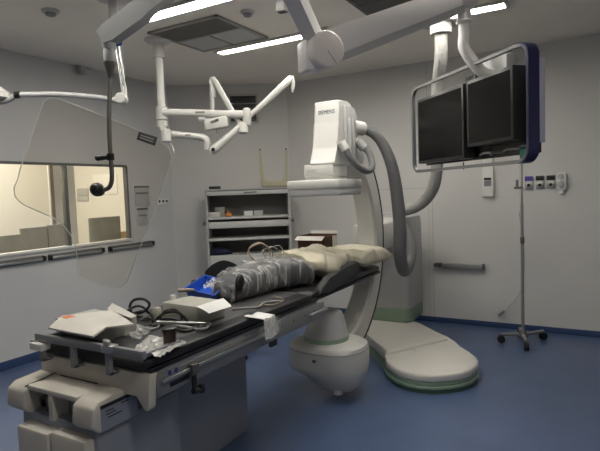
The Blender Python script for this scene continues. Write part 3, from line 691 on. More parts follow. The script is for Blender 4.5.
# label card with plastic over the table edge
c0, c1, c2, c3 = on(244, 317, .888), on(259, 313, .888), V((-1.485, 2.29, .79)), V((-1.485, 2.10, .79))
def drap(u, v):
    p = c0.lerp(c1, u).lerp(V((-1.492, c1.y - .02, .893)).lerp(V((-1.492, c0.y - .02, .893)), 1 - u), min(1, v * 2))
    p.z = .891
    if v > .5: p = V((-1.492 + .012 * (v - .5), p.y, .891 - .11 * (v - .5) * 2))
    return p + V((0, 0, .004 * sin(u * 9)))
t = thing('paper_packet', 'white paper packet with clear film draped over the table edge', 'packet', (-1.5, (c0.y + c1.y) / 2, .80))
B().sheet(drap, .0015, 8, 12).obj('paper', PAPER, t)
def drap2(u, v):
    p = V((-1.482 + .006 * sin(u * 11 + v * 5), c0.y - .03 + (c1.y - c0.y + .05) * u, .885 - .09 * v)); return p
B().sheet(drap2, .001, 10, 8).obj('film', FILM, t)

# blue tray
q = [on(185, 288, .96), on(214, 295.5, .96), on(228, 281, .96), on(205, 275, .96)]
t = thing('plastic_tray', 'bright blue plastic tray with clear wrappers on the table', 'tray', ((q[0].x + q[2].x) / 2, (q[0].y + q[2].y) / 2, MT))
qc = sum(q, V()) / 4
q = [V((p.x, p.y, 0)) for p in q]; qc.z = 0
qs = [qc + (p - qc) * .86 for p in q]
b = B().prism([V((p.x, p.y, MT + .002)) for p in qs], (0, 0, .006))
for i in range(4):
    a_, e_ = q[i], q[(i + 1) % 4]; ai, ei = qs[i], qs[(i + 1) % 4]
    b.sheet(lambda u, v, a_=a_, e_=e_, ai=ai, ei=ei: ai.lerp(ei, u).lerp(a_.lerp(e_, u), v) + V((0, 0, MT + .003 + .070 * v)), .003, 2, 2)
    b.tube([V((a_.x, a_.y, MT + .073)), V((e_.x, e_.y, MT + .073))], .006, 8)
b.obj('tray_body', BLUET, t)
w0, w1, w2, w3 = on(203, 289, .95), on(213, 291, .95), on(223, 283, .955), on(213, 280, .955)
single(B().sheet(crumple(w0, w1, w2, w3, .05, 24, 9), .002, 16, 16), 'plastic_wrapper', FILM, 'crumpled clear wrapper lying in the blue tray', 'wrapper', ((w0.x + w2.x) / 2, (w0.y + w2.y) / 2, MT + .01), ang=25)
a_, b_ = on(178, 290.5, .985), on(194, 289.8, .978)
single(B().tube([a_, a_.lerp(b_, .5), b_], [.012, .011, .008], 10), 'spatula', CABLEB, 'pale brown stick lying at the left end of the blue tray', 'stick', ((a_.x + b_.x) / 2, (a_.y + b_.y) / 2, MT))

# plastic wrapped cushion, blanket, pillow, padded board
secs = [(2.46, -1.97, .05, MT + .001, .04), (2.475, -1.975, .085, MT + .001, .10), (2.54, -1.98, .11, MT + .001, .145), (2.66, -1.985, .135, MT + .001, .17), (2.82, -1.985, .15, MT + .001, .185), (3.0, -1.965, .165, MT + .001, .195), (3.12, -1.93, .20, MT + .001, .19), (3.19, -1.92, .19, MT + .001, .14)]
def refine(secs, k=6):
    out = []
    for a_, c_ in zip(secs, secs[1:]):
        for i in range(k): out.append(tuple(x * (1 - i / k) + y * i / k for x, y in zip(a_, c_)))
    return out + [secs[-1]]
ck = thing('wrapped_cushion', 'grey cushion wrapped in clear plastic on the middle of the table', 'cushion', (-1.89, 2.85, MT))
B().loft(refine(secs), 40, .6, .012, 9).obj('cushion', PAD, ck, 60)
sec2 = [(y, x, w + .012, z, h + .014) for y, x, w, z, h in secs]
B().loft(refine(sec2, 9), 56, .6, .022, 16, seed=4).obj('plastic_wrap', FILM, ck, 30)
hp = hit(239, 283, 0, -1.70)
B().ball(hit(240, 283, 0, -1.872), .05, 16, (.45, .85, 1.1)).obj('opening', BLACK, ck)
b = B().loft(refine([(3.20, -1.93, .12, MT + .16, .05), (3.24, -1.92, .20, MT + .06, .13), (3.36, -1.90, .25, MT + .03, .175), (3.52, -1.90, .24, MT + .01, .20), (3.68, -1.90, .24, MT + .01, .205), (3.78, -1.90, .20, MT + .02, .17), (3.82, -1.93, .12, MT + .06, .10)], 12), 72, .72, .045, 8, seed=2)
single(b, 'blanket', CREAM, 'crumpled cream blanket heaped before the pillow on the table', 'blanket', (-1.91, 3.5, MT + .01), ang=80)
b = B().loft(refine([(3.84, -1.79, .16, MT + .05, .06), (3.88, -1.79, .185, MT + .03, .14), (4.0, -1.79, .19, MT + .015, .175), (4.15, -1.78, .19, MT + .015, .165), (4.25, -1.75, .19, MT + .035, .11), (4.315, -1.735, .19, MT + .065, .03)], 8), 48, .5, .018, 8, seed=8)
single(b, 'pillow', CREAM2, 'cream pillow lying at the head end of the table', 'pillow', (-1.80, 4.0, MT + .02), ang=80)
# padded side board leaning below blanket and pillow
prof_b = [(3.05, .0), (3.10, .065), (3.22, .10), (3.50, .135), (3.70, .155), (3.77, .13), (3.74, .05), (3.55, .02), (3.2, .0)]
t = single(B().prism([(-1.668, y, MT - .045 + z) for y, z in prof_b], (.065, -.02, 0), .022, 3), 'arm_board', DGREY, 'dark grey padded board beside the blanket on the near table edge', 'pad', (-1.63, 3.4, MT - .045))
b = B().loft([(2.96, -1.955, .31, .835, .02), (3.0, -1.955, .335, .835, .045), (3.6, -1.955, .335, .835, .048), (4.19, -1.955, .33, .835, .048), (4.22, -1.955, .31, .835, .02)], 40, .25)
single(b, 'head_pad', BLACKP, 'flat black pad under the pillow at the table head end', 'pad', (-1.955, 3.6, .835), ang=60)
# cable tangle on top of the cushion
def coil(cx, cy, cz, R, n, seed, tilt=1.0):
    rnd = random.Random(seed); pts = []
    for i in range(n):
        a = i * 2 * pi / 7 + rnd.uniform(-.15, .15); r_ = R * rnd.uniform(.75, 1.1)
        pts.append(V((cx + r_ * cos(a) * .6 + rnd.uniform(-.02, .02), cy + r_ * cos(a) * .8, cz + R * .85 + r_ * .85 * sin(a))))
    return pts
t = single(B().tube(coil(-2.0, 2.93, MT + .175, .085, 15, 3), .0045, 6, smooth=5), 'cable_coil', CABLEB, 'tangled coil of brown cable standing on the wrapped cushion', 'cable', (-2.02, 2.93, MT + .16), ang=80)
t = single(B().tube(coil(-1.96, 3.03, MT + .175, .07, 15, 5), .004, 6, smooth=5), 'cable_coil', CABLEG, 'smaller grey cable coil tangled behind the brown one', 'cable', (-2.0, 2.99, MT + .16), ang=80)

# open carton behind the blanket
g0 = hit(297, 246, 1, 3.86)
t = thing('open_carton', 'open brown carton with a white flap behind the blanket', 'box', (-2.08, 4.0, MT))
xa, xb, ya, yb2, zt = -2.25, -1.985, 3.88, 4.12, 1.165
b = B()
b.bb((xa, ya, MT + .005), (xb, ya + .006, zt)).bb((xa, yb2 - .006, MT + .005), (xb, yb2, zt)).bb((xa, ya, MT + .005), (xa + .006, yb2, zt)).bb((xb - .006, ya, MT + .005), (xb, yb2, zt)).bb((xa, ya, MT + .005), (xb, yb2, MT + .012))
b.obj('box_body', CARDB, t)
B().sheet(lambda u, v: V((xa + (xb - xa) * u, ya - .06 * v, zt - .006 - .03 * v)), .004, 4, 4).obj('front_flap', CARD, t)
B().sheet(lambda u, v: V((xa + (xb - xa) * u, yb2 + .01 * v, zt + .025 * v)), .004, 4, 4).obj('rear_flap', CARD, t)
B().bb((xb - .002, ya + .015, MT + .1), (xb + .002, ya + .14, zt - .02)).obj('side_print', mat('carton_dark_brown', (.05, .022, .016), .8), t)
B().bb((xb - .001, ya + .145, MT + .06), (xb + .003, yb2 - .005, zt - .01)).obj('side_panel', CARD, t)

# black office chair behind the table
oc = thing('office_chair', 'black office chair standing behind the table by the cabinet', 'chair', (-3.08, 3.88, 0), radians(38))
def bkr(u, v):
    a = (u - .5) * 2
    return V((.22 * a * (1 - .25 * v * v), -.23 - .04 * (1 - a * a), .54 + .41 * v * (1 - .22 * a * a)))
B().sheet(bkr, .05, 16, 12).obj('backrest', BLACK, oc, 60, world=False)
B().loft([(-.24, 0, .2, .44, .05), (-.2, 0, .245, .43, .08), (.2, 0, .245, .43, .08), (.25, 0, .2, .44, .05)], 24, .5).obj('seat', BLACK, oc, 50, world=False)
for s_ in (-1, 1):
    a_ = B().tube([(s_ * .25, -.05, .46), (s_ * .29, -.05, .55), (s_ * .29, -.05, .70)], .014, 10).obj('armrest', BLACKP, oc, world=False)
    B().box((s_ * .29, 0, .715), (.055, .26, .03), .012).obj('arm_pad', BLACKP, a_, world=False)
B().tube([(0, -.2, .45), (0, -.285, .50), (0, -.28, .75)], .022, 10, smooth=4).obj('back_support', BLACKP, oc, world=False)
B().cyl((0, 0, .10), (0, 0, .44), .026).obj('gas_column', DSTEEL, oc, world=False)
for k in range(5):
    a = 2 * pi * k / 5 + .3
    lg = B().tube([(0, 0, .11), (.26 * cos(a), .26 * sin(a), .075)], [.03, .018], 10).obj('leg', BLACKP, oc, world=False)
    B().cyl((.26 * cos(a) - .02 * sin(a), .26 * sin(a) + .02 * cos(a), .029), (.26 * cos(a) + .02 * sin(a), .26 * sin(a) - .02 * cos(a), .029), .029).obj('caster', BLACKP, lg, world=False)

# ------------------------------------------------------------------ monitors on the ceiling boom
mb = thing('monitor_bank', 'two black monitors in a rounded metal frame hanging from the boom', 'monitors', (-1.15, 3.72, 1.655), radians(-45))
MW, MH = 1.235, .61
def rrect(x0, x1, z0, z1, r, n=6):
    o = []
    for k, (cx, cz) in enumerate(((x1 - r, z1 - r), (x0 + r, z1 - r), (x0 + r, z0 + r), (x1 - r, z0 + r))):
        for i in range(n + 1):
            a = pi / 2 * (k + i / n); o.append((cx + r * cos(a), cz + r * sin(a)))
    return o
outer = rrect(0, MW, 0, MH, .075); inner = rrect(.018, MW - .018, .018, MH - .018, .06)
def band(y0, y1, o_, i_):
    b = B(); n = len(o_)
    R = [[b.bm.verts.new((x, y0, z)) for x, z in o_], [b.bm.verts.new((x, y1, z)) for x, z in o_], [b.bm.verts.new((x, y1, z)) for x, z in i_], [b.bm.verts.new((x, y0, z)) for x, z in i_]]
    b.skin(R, cap=False, loop=True); return b
band(-.012, .012, outer, inner).obj('frame', mat('satin_frame', (.27, .27, .27), .45, .7), mb, world=False)
ri = [(x, z) for x, z in outer if x > MW - .08]
ri.sort(key=lambda p: p[1])
b = B(); R = []
for x, z in ri: R.append([b.bm.verts.new(q_) for q_ in ((x + .004, -.016, z), (x + .004, .05, z), (x - .012, .05, z), (x - .012, -.016, z))])
b.skin(R); b.obj('side_band', NAVY, mb, world=False)
B().bb((MW - .01, .05, .10), (MW + .004, .085, MH - .09), .004).obj('side_panel', LILAC, mb, world=False)
def monitor(x0, x1, z0, z1, y):
    m = B().bb((x0, y, z0), (x1, y + .085, z1), .004).obj('monitor', BEZEL, mb, world=False)
    B().bb((x0 + .02, y - .002, z0 + .02), (x1 - .02, y + .002, z1 - .02)).obj('screen', SCREEN, m, world=False)
    return m
m1_ = monitor(.125, .69, .06, .505, -.03)
B().bb((.60, .045, .40), (.705, .09, .565), .006).obj('casing', BLACKP, m1_, world=False)
monitor(.755, 1.165, .12, .50, -.05)
B().bb((.05, .075, .05), (MW - .03, .088, .50)).obj('back_plate', BLACKP, mb, world=False)
B().bb((1.13, .066, .40), (MW - .015, .072, .56), .004).obj('rear_cover', LILAC, mb, world=False)
for k in range(6): B().bb((1.12, .066, .20 + k * .025), (1.20, .075, .21 + k * .025)).obj('vent_slat', BEZEL, mb, world=False)
for k, (x, z, m_) in enumerate(((.76, .075, STEEL), (.86, .07, CABLEG), (.98, .08, STEEL), (1.10, .085, LILAC))):
    B().tube([(x - .05, .07, z), (x, .06, z + .008), (x + .08, .07, z + .004)], .007, 8, smooth=3).obj('cable', m_, mb, world=False)
B().bb((1.125, .02, .025), (1.195, .026, .075), .003).obj('green_plate', SIGNG, mb, world=False)
B().bb((.60, .02, -.005), (.606, .026, .04)).obj('latch', BLACKP, mb, world=False)
B().bb((.70, .10, .44), (.92, .16, .63), .01).obj('mount_plate', LGREY, mb, world=False)

JD = 3.15
bo = thing('ceiling_boom', 'big white double arm boom hanging from the ceiling, carrying the monitors', 'boom arm', (-1.6, 2.2, CZ))
jd = at(320.5, 52, 2.6); je = at(464, -3, 3.0)
da = (je - jd).normalized(); sa = V((da.y, -da.x, 0)).normalized(); ua = sa.cross(da)
if ua.z < 0: ua = -ua
if sa.dot(EYE - jd) < 0: sa = -sa
def prof(c, w, t, b_): return [c + sa * x + ua * z for x, z in ((-w * .8, t), (w * .8, t), (w, t * .35), (w * .75, -b_), (-w * .75, -b_), (-w, t * .35))]
sA_, sB_ = jd + da * .05, je - da * .03
b = B(); b.skin([[b.bm.verts.new(p) for p in prof(sA_, .055, .088, .045)], [b.bm.verts.new(p) for p in prof(sB_, .052, .070, .042)]])
b.obj('main_arm', BOOMW, bo, 25)
b = B(); b.skin([[b.bm.verts.new(c + sa * x + ua * z) for x, z in ((-.036, -.04), (.036, -.04), (.032, -.080), (-.032, -.080))] for c in (sA_ + da * .03, sB_ - da * .03)])
b.obj('cable_cover', LGREY, bo, 25)
dj = B().lathe(jd - sa * .07 - ua * .005, [(0, .08), (.0, .092), (.14, .092), (.15, .088), (.156, .078)], sa, 48).obj('joint_drum', mat('warm_white_cover', (.80, .73, .69), .45), bo)
c_ = jd + sa * .0865
B().tube([c_ - ua * .01 - da * .012, c_ - ua * .05, c_ - ua * .083 + da * .01], .0016, 6).obj('seam', MGREY, dj)
kn = at(283, -28, 2.25); js = jd + V((0, 0, .07)) - sa * .0 - da * .035
dk = (kn - js).normalized(); sk = V((dk.y, -dk.x, 0)).normalized(); uk = sk.cross(dk)
b = B()
b.skin([[b.bm.verts.new(p + sk * x + uk * z) for x, z in ((-.038, .038), (.038, .038), (.042, .0), (.038, -.038), (-.038, -.038), (-.042, 0))] for p in (js - dk * .02, js + dk * .75)])
b.obj('extension_arm', BOOMW, bo, 25)
kn2 = js + dk * .72
B().cyl((kn2.x, kn2.y, kn2.z - .06), (kn2.x, kn2.y, CZ), .06).obj('ceiling_column', BOOMW, bo)
B().box(jd - da * .07 + V((0, 0, .0)) - sa * .02, (.07, .10, .15), .012, rz=atan2(da.y, da.x)).obj('joint_bracket', BOOMW, bo)
B().box(js + sa * .03 - V((0, 0, .02)), (.05, .05, .05), .008, rz=atan2(da.y, da.x)).obj('joint_neck', BOOMW, bo)
B().box(js + sa * .056 - V((0, 0, .0)), (.022, .008, .014), .002, rz=atan2(da.y, da.x)).obj('screw_plate', DSTEEL, bo)
B().ball(je, .088, 24, (1, 1, .9)).obj('end_joint', BOOMW, bo)
# down pipe to the monitor frame
mpt = world_of(mb) @ V((.80, .13, .53))
pts = [je + V((0, 0, -.06)), je + V((0, 0, -.14)), V((je.x, je.y, je.z - .22)), V((je.x, je.y, je.z - .30)), (V((je.x, je.y, je.z - .40)) + mpt) / 2, mpt]
dp = B().tube(pts, .034, 16, smooth=4).obj('down_pipe', BOOMW, bo, 60)
B().lathe(je + V((0, 0, -.155)), [(0, .03), (.0, .045), (.012, .05), (.02, .042), (.09, .038)], (0, 0, 1)).obj('pipe_collar', BOOMW, dp)

ARMG = mat('arm_grey', (.36, .36, .35), .45)
# ------------------------------------------------------------------ shield on its ceiling arm
SD = 2.5
sa_ = thing('shield_arm', 'grey ceiling spring arm with a dark rod and black ball', 'support arm', at(104, 45, SD))
J = at(108, 36, SD); E1 = at(200, -32, 2.42)
dA = (E1 - J).normalized(); sA = V((dA.y, -dA.x, 0)).normalized(); uA = sA.cross(dA)
if uA.z < 0: uA = -uA
b = B()
sec = [(-.03, .034, .035, -.03), (.02, .036, .045, -.045), (.20, .036, .047, -.047), (.24, .032, .044, -.036), (.9, .032, .046, -.038)]
b.skin([[b.bm.verts.new(J + dA * k + sA * (sx * w) + uA * z) for sx, z in ((-1, zt), (1, zt), (1, zb), (-1, zb))] for k, w, zt, zb in sec])
b.obj('spring_arm', ARMG, sa_, 25)
B().bb(J + V((-.028, -.028, -.07)), J + V((.028, .028, .04)), .012).obj('joint_block', ARMG, sa_)
B().lathe(J + V((.0, 0, -.13)), [(0, .025), (.02, .028), (.06, .028), (.07, .025)]).obj('joint_sleeve', ARMG, sa_)
B().lathe(J + V((.0, 0, -.20)), [(0, .013), (.02, .016), (.06, .029), (.075, .030)]).obj('cone', DSTEEL, sa_)
T_ = J + dA * .9
B().cyl(T_ - V((0, 0, .1)), V((T_.x, T_.y, CZ)), .035).obj('ceiling_pole', ARMG, sa_)
B().lathe(V((T_.x, T_.y, CZ)), [(0, .12), (-.02, .12), (-.05, .06)]).obj('ceiling_flange', WHITE, sa_)
rp = [J + V((0, 0, -.19))] + [at(x, y, SD) for x, y in ((109, 120), (110.5, 155), (111.8, 172), (111.5, 182), (108.5, 188), (103, 190))]
rb = B().tube(rp, .011, 12, smooth=4).obj('rod', DSTEEL, sa_, 60)
h0 = at(110.5, 157, SD)
b = B().tube([h0, at(105, 157.2, SD), at(97, 158, SD - .01), at(95.5, 158, SD - .01)], [.010, .013, .015, .010], 12); b.cyl(h0 + V((0, 0, -.016)), h0 + V((0, 0, .016)), .018)
b.obj('handle', BLACKP, rb)
BP = at(97, 189.5, SD)
B().ball(BP, .034, 20).obj('ball', BLACKP, sa_)

vN = V((BP.x, BP.y, 0)).normalized(); vN = Matrix.Rotation(radians(-8), 3, 'Z') @ vN; vN = (vN + V((0, 0, -.06))).normalized()
SP = BP + vN * .042
def onshield(px, py):
    r = ray(px, py); return EYE + r * ((SP - EYE).dot(vN) / r.dot(vN))
outl = [(44, 101), (50, 97.5), (58, 98), (111, 119), (138, 130), (157, 139), (168, 147), (172, 156), (170, 166), (162, 188), (138, 253), (127, 282), (121, 287), (113, 288.5), (95, 283), (79, 277), (77.5, 265), (76, 248), (72, 237), (64, 226), (52, 217), (35, 210), (22, 204), (15, 197), (13.5, 188), (18, 178), (19.5, 170), (25, 155), (36, 122)]
spts = [onshield(*p) for p in outl]
bot = min(p.z for p in spts)
rs = thing('radiation_shield', 'large clear acrylic shield hanging in front of the window', 'shield', SP)
B().prism(spts, vN * .008).obj('pane', SHIELD, rs, 20)
B().tube([p + vN * .004 for p in spts], .0022, 6, True).obj('edge', EDGE, rs)
lp = [onshield(139, 131.5), onshield(157.5, 137.5), onshield(155, 146), onshield(136.5, 139.5)]
lb = B().prism([p - vN * .004 for p in lp], vN * .003, .0005).obj('label', mat('label_dark', (.07, .07, .065), .5), rs)
lq = sum(lp, V()) / 4
for k in (.62, .2):
    mid = [lq + (p - lq) * .7 for p in lp]
    a0_, a1_ = mid[0].lerp(mid[3], k), mid[1].lerp(mid[2], k); a2_, a3_ = mid[1].lerp(mid[2], k + .2), mid[0].lerp(mid[3], k + .2)
    B().prism([p - vN * .0055 for p in (a0_, a1_, a2_, a3_)], vN * .0012).obj('printed_line', LGREY, lb)
B().lathe(SP + vN * -.012, [(0, .02), (.012, .03), (.03, .03)], vN).obj('socket', BLACKP, rs)

# examination lamp on its own pole
LD = 3.45
el = thing('examination_lamp', 'white lamp head on a long grey tube arm at the left edge', 'lamp', (-2.95, 2.35, CZ))
pc = on(112.5, -4, CZ)
dep = (V((pc.x, pc.y, 1.55)) - EYE).dot(FW)
B().lathe(pc, [(0, .13), (-.012, .13), (-.025, .11), (-.03, .045)]).obj('ceiling_flange', WHITE, el)
pb = V((pc.x, pc.y, at(117, 38, LD).z))
B().cyl(pc - V((0, 0, .02)), pb, .032).obj('pole', LGREY, el)
kb = at(118, 44, LD); ke = at(124, 92, LD)
B().lathe(kb + V((0, 0, -.015)), [(0, .018), (.02, .028), (.05, .028)]).obj('blue_knob', BLUEK, el, label='dark blue knob')
B().cyl(kb + V((0, 0, .0)), pb + V((0, 0, .01)), .022).obj('knuckle', LGREY, el)
for s_ in (-1, 1): B().tube([kb + RT * (.012 * s_ - .004), ke + RT * (.010 * s_)], .0075, 8).obj('spring_rod', STEEL, el)
B().cyl(at(124.3, 86, LD), at(124.5, 97, LD), .017).obj('rod_end', WHITE, el)
dk_ = at(124.5, 101, LD); B().lathe(dk_ - FW * .03, [(0, .036), (.055, .036), (.06, .03)], -FW).obj('joint_disc', WHITE, el)
B().tube([at(x, y, d) for x, y, d in ((121, 101.5, LD), (100, 97.8, 3.43), (60, 94.5, 3.38), (20, 94.8, 3.32))], .018, 12, smooth=5).obj('arm', LGREY, el, 60)
B().cyl(at(20, 94.8, 3.32), at(15, 95.2, 3.32), .022).obj('collar', BLACKP, el)
B().tube([at(x, y, 3.32) for x, y in ((15, 95.5), (12, 98), (5, 101), (-4, 102.5), (-14, 101))], .017, 10, smooth=4).obj('yoke', LGREY, el)
lc = at(-9, 93, 3.32)
hd2 = B().lathe(lc + V((0, 0, -.045)), [(0, .09), (.01, .115), (.05, .11), (.085, .06), (.10, .02)]).obj('lamp_head', WHITE, el)
B().lathe(lc + V((0, 0, -.049)), [(0, .085), (.004, .085)]).obj('lens', LGREY, hd2)

# ceiling column with two levels of arms
AD = 4.62
ac = thing('ceiling_arm_column', 'white ceiling column with two levels of jointed arms over the cabinet', 'support arm', on(158, 39, CZ))
c0 = on(158, 39.5, CZ)
def vz(px, py): # height on the column axis for a picture row
    d_ = (V((c0.x, c0.y, 1.55)) - EYE).dot(FW); return at(px, py, d_).z
B().lathe(c0, [(0, .12), (-.012, .12), (-.03, .10), (-.035, .05), (-.16, .05), (-.165, .04)]).obj('ceiling_flange', WHITE, ac)
zc1, zc2, zc3 = vz(160, 108), vz(160, 121), vz(161, 128)
B().cyl((c0.x, c0.y, CZ - .15), (c0.x, c0.y, zc1), .034).obj('column', WHITE, ac)
B().lathe((c0.x, c0.y, 0), [(zc2 - .0, .045), (zc2 + .005, .052), (zc1 - .005, .052), (zc1, .045)]).obj('upper_hub', WHITE, ac)
B().lathe((c0.x, c0.y, 0), [(zc3 - .01, .035), (zc3, .05), (zc2 - .015, .05), (zc2 - .005, .04)]).obj('lower_hub', WHITE, ac)
def P(x, y, d=AD): return at(x, y, d)
b = B().tube([P(163, 112.5), P(170, 112.5), P(230, 114.2), P(244, 114.5)], [.036, .034, .034, .036], 14); b.obj('upper_arm', WHITE, ac, 50)
kz = P(247, 117)
B().box(kz, (.075, .08, .16), .025, rz=YAW).obj('elbow', WHITE, ac)
B().box(P(200, 112.2, AD - .036), (.085, .004, .014), rz=YAW).obj('label_strip', DSTEEL, ac)
B().lathe(P(243, 128), [(-.05, .03), (-.04, .045), (.03, .045), (.05, .03)]).obj('elbow_hub', WHITE, ac)
b = B().tube([P(247, 118, 4.68), P(262, 105, 4.72), P(287, 82, 4.8), P(291, 78, 4.82)], [.022, .024, .034, .03], 12); b.obj('spring_arm', WHITE, ac, 50)
b = B().tube([P(291, 77, 4.82), P(293, 83, 4.82), P(292.5, 90, 4.82)], [.03, .022, .016], 10); b.cyl(P(292.5, 90, 4.82), P(292.6, 92, 4.82), .01); b.obj('arm_tip', WHITE, ac)
lh = V((c0.x, c0.y, 0)); 
B().lathe(P(166, 136, AD - .03), [(-.055, .035), (-.045, .045), (.05, .045), (.06, .035)]).obj('lower_joint', WHITE, ac)
B().cyl(P(162, 128), P(166, 133, AD - .03), .03).obj('joint_link', WHITE, ac)
B().tube([P(167, 134), P(180, 135), P(195, 136.5), P(203, 137.5), P(207, 141), P(207, 150)], [.036, .03, .03, .032, .03, .026], 12, smooth=4).obj('lower_arm', WHITE, ac, 60)
B().box(P(188, 135, AD - .03), (.05, .004, .01), rz=YAW).obj('label_strip', DSTEEL, ac)
B().tube([P(211, 152, 4.58), P(216, 148, 4.58), P(235, 131, 4.6), P(243, 123, 4.61)], [.03, .042, .028, .024], 12).obj('lower_spring_arm', WHITE, ac, 50)
B().cyl(P(213, 149.5, 4.53), P(213, 149.5, 4.545), .017).obj('pivot_cap', BLACKP, ac)
B().tube([P(240, 124, 4.66), P(232, 111, 4.66), P(216, 83, 4.66), P(212.5, 78, 4.66)], [.02, .024, .027, .022], 12).obj('raised_arm', WHITE, ac, 50)
B().tube([P(212, 77.5, 4.66), P(210.5, 82, 4.66), P(212, 88, 4.66)], .016, 10).obj('raised_arm_hook', WHITE, ac)
B().tube([P(211.8, 87, 4.66), P(212.6, 91, 4.66), P(212.6, 97, 4.66), P(212.3, 98, 4.66), P(212.3, 116, 4.66)], [.018, .026, .026, .019, .019], 12).obj('drop_tube', WHITE, ac)
b = B().box(P(217, 123.5, 4.62), (.21, .10, .10), .018, M=Matrix.Rotation(YAW, 4, 'Z') @ Matrix.Rotation(-.14, 4, 'Y')); b.obj('device_box', WHITE, ac)
B().box(P(214.5, 121, 4.565), (.075, .004, .02), M=Matrix.Rotation(YAW, 4, 'Z') @ Matrix.Rotation(-.3, 4, 'Y')).obj('label_strip', DSTEEL, ac)
B().tube([P(199, 119, 4.62), P(205, 120, 4.62), P(207, 130, 4.62)], .02, 8, smooth=3).obj('box_bracket', LGREY, ac)
B().cyl(P(217, 129, 4.6), P(217.5, 134, 4.6), .009).obj('box_pin', DSTEEL, ac)
B().tube([P(168, 142, AD), P(171.5, 145, AD), P(173.5, 149, AD), P(174, 153, AD)], .005, 6, smooth=3).obj('dangling_cord', SILL, ac)

# ------------------------------------------------------------------ right wall
R0 = RY - .0005
t = thing('wall_handrail', 'short grey bumper rail on the right wall left of the drip stand', 'rail', (-1.31, RY, .63))
x0, x1 = hit(437, 264, 1, RY).x, hit(484, 267, 1, RY).x; z = .668
B().bb((x0 + .07, RY - .05, z - .03), (x1, RY - .02, z + .02), .006).obj('bar', STEEL, t)
for x in (x0 + .09, x1 - .03): B().bb((x - .02, RY - .025, z - .025), (x + .02, R0, z + .015)).obj('bracket', MGREY, t)
for x in (x0, x0 + .045): B().cyl((x, RY - .06, z), (x, R0, z), .022).obj('end_knob', DSTEEL, t)
B().bb((x1 - .012, RY - .055, z - .035), (x1 + .012, RY - .015, z + .028), .005).obj('end_cap', DSTEEL, t)
t = thing('wall_control_box', 'narrow white control box on the wall below the monitors', 'control box', (-1.0, RY, 1.44))
x0, x1 = hit(483, 187, 1, RY).x, hit(494, 187, 1, RY).x
B().bb((x0, RY - .05, 1.425), (x1, R0, 1.74), .006).obj('housing', SILL, t)
B().bb((x0 + .02, RY - .055, 1.60), (x1 - .02, RY - .049, 1.625)).obj('display', BLACKP, t)
B().bb((x0 + .02, RY - .054, 1.535), (x1 - .02, RY - .049, 1.595)).obj('keypad', MGREY, t)
B().bb((x0 + .005, RY - .03, 1.74), (x1 - .005, R0, 2.35), .003).obj('cable_duct', SILL, t)
def outlet(px, colr, label):
    x = hit(px, 182, 1, RY).x; t = thing('gas_outlet', label, 'gas outlet', (x, RY, 1.495), 0, 'medical gas outlets on the right wall')
    B().bb((x - .04, RY - .02, 1.49), (x + .04, R0, 1.625), .005).obj('plate', LGREY, t)
    B().bb((x - .038, RY - .024, 1.575), (x + .038, RY - .019, 1.622), .002).obj('name_plate', colr, t)
    B().lathe((x, RY - .019, 1.53), [(0, .032), (.02, .030), (.022, .02)], (0, -1, 0)).obj('socket_ring', STEEL, t)
    B().lathe((x, RY - .04, 1.53), [(0, .016), (.004, .014)], (0, -1, 0)).obj('socket', BLACKP, t)
outlet(529, VIOLET, 'leftmost wall gas outlet, with the violet plate')
outlet(540, BLACKP, 'middle wall gas outlet, with the black plate')
outlet(551, BLACKP, 'black plated wall gas outlet next to the white bracket')
t = thing('wall_bracket', 'white rounded device holder right of the wall gas outlets', 'holder', (-.29, RY, 1.44))
x = hit(561.5, 183, 1, RY).x
B().bb((x - .045, RY - .06, 1.47), (x + .05, R0, 1.645), .025).obj('body', SILL, t)
B().lathe((x - .005, RY - .058, 1.53), [(0, .036), (.01, .034), (.012, .02)], (0, -1, 0)).obj('dial', LGREY, t)
B().lathe((x - .005, RY - .058, 1.605), [(0, .03), (.008, .028)], (0, -1, 0)).obj('upper_ring', LGREY, t)
B().bb((x - .02, RY - .045, 1.435), (x + .02, RY - .015, 1.475), .006).obj('lower_clip', SILL, t)

# drip stand
hb = on(523, 334, .09)
iv = thing('drip_stand', 'tall thin metal drip stand on casters by the right wall', 'drip stand', (hb.x, hb.y, 0))
dpt = (V((hb.x, hb.y, 1)) - EYE).dot(FW)
zt = at(521, 163, dpt).z
B().cyl((hb.x, hb.y, .07), (hb.x, hb.y, 1.35), .013).obj('lower_pole', MGREY, iv)
B().cyl((hb.x, hb.y, 1.34), (hb.x, hb.y, zt), .009).obj('upper_pole', CHROME, iv)
B().lathe((hb.x, hb.y, 1.0), [(-.03, .014), (-.02, .02), (.03, .02), (.04, .014)]).obj('height_collar', DSTEEL, iv)
B().lathe((hb.x, hb.y, .075), [(-.03, .03), (-.02, .045), (.02, .04), (.06, .018)]).obj('hub', DSTEEL, iv)
zk = at(516, 186, dpt).z
b = B().bb((hb.x - .07, hb.y - .015, zk - .03), (hb.x + .01, hb.y + .015, zk - .005), .004); b.bb((hb.x - .055, hb.y - .01, zk - .02), (hb.x - .03, hb.y + .01, zk + .06), .004)
b.obj('clamp', DSTEEL, iv)
for s_ in (-1, 1):
    B().tube([(hb.x, hb.y, zt - .01), (hb.x + s_ * .05, hb.y, zt), (hb.x + s_ * .08, hb.y, zt + .01), (hb.x + s_ * .09, hb.y, zt + .03)], .004, 8, smooth=3).obj('hook', CHROME, iv)
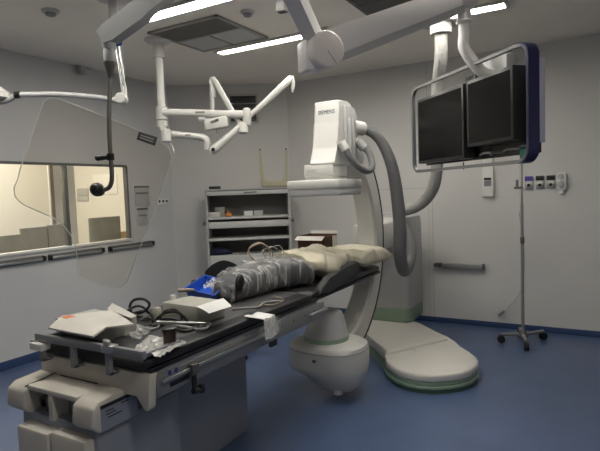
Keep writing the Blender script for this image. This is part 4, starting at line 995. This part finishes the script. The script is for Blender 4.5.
for px, py in ((501, 335), (526.5, 342.5), (543, 332)):
    e = on(px, py, .075); d_ = V((e.x - hb.x, e.y - hb.y, 0))
    lg = B().tube([(hb.x, hb.y, .085), (e.x, e.y, .085)], [.02, .015], 10).obj('leg', MGREY, iv)
    n_ = V((-d_.y, d_.x, 0)).normalized(); c_ = V((e.x, e.y, .036))
    B().cyl(c_ - n_ * .02, c_ + n_ * .02, .036).obj('caster', BLACKP, lg)
    B().cyl(c_ + V((0, 0, .02)), c_ + V((0, 0, .055)), .01).obj('caster_stem', DSTEEL, lg)
e = V((2 * hb.x - on(526.5, 342.5, .075).x, min(RY - .07, 2 * hb.y - on(526.5, 342.5, .075).y), 0))
lg = B().tube([(hb.x, hb.y, .085), (e.x, e.y, .085)], [.02, .015], 10).obj('leg', MGREY, iv)
B().cyl((e.x - .02, e.y, .036), (e.x + .02, e.y, .036), .036).obj('caster', BLACKP, lg)
# thin cord with a plug, hanging from the stand
cp = hit(502, 314, 1, RY - .04)
t = thing('plug_cord', 'thin pale cord hanging along the wall with a grey plug end', 'cord', (cp.x, cp.y, cp.z - .02))
B().tube([(hb.x - .03, hb.y + .02, zk - .25), (hb.x - .03, RY - .06, .8), (hb.x - .06, RY - .045, .45), (cp.x + .08, RY - .04, .26), (cp.x + .02, RY - .04, cp.z + .03)], .004, 6, smooth=5).obj('cord', LGREY, t)
B().tube([(cp.x + .025, RY - .04, cp.z + .035), (cp.x - .035, RY - .04, cp.z - .02)], .014, 8).obj('plug', MGREY, t)

# ------------------------------------------------------------------ light and exposure
ld = bpy.data.lights.new('control_room_lamp', 'AREA'); ld.shape = 'RECTANGLE'; ld.size = 1.2; ld.size_y = 2.5; ld.energy = 85; ld.color = (1, .92, .78)
lo_ = bpy.data.objects.new('control_room_lamp', ld); COL.objects.link(lo_); lo_.location = (-6.0, 2.8, CZ - .05)
w = bpy.data.worlds.new('world'); sc.world = w; w.use_nodes = True
w.node_tree.nodes['Background'].inputs['Color'].default_value = (.5, .5, .52, 1); w.node_tree.nodes['Background'].inputs['Strength'].default_value = .02
sc.view_settings.view_transform = 'Standard'; sc.view_settings.look = 'None'
sc.view_settings.exposure = 0.0; sc.view_settings.gamma = 1.0; sc.view_settings.use_curve_mapping = False
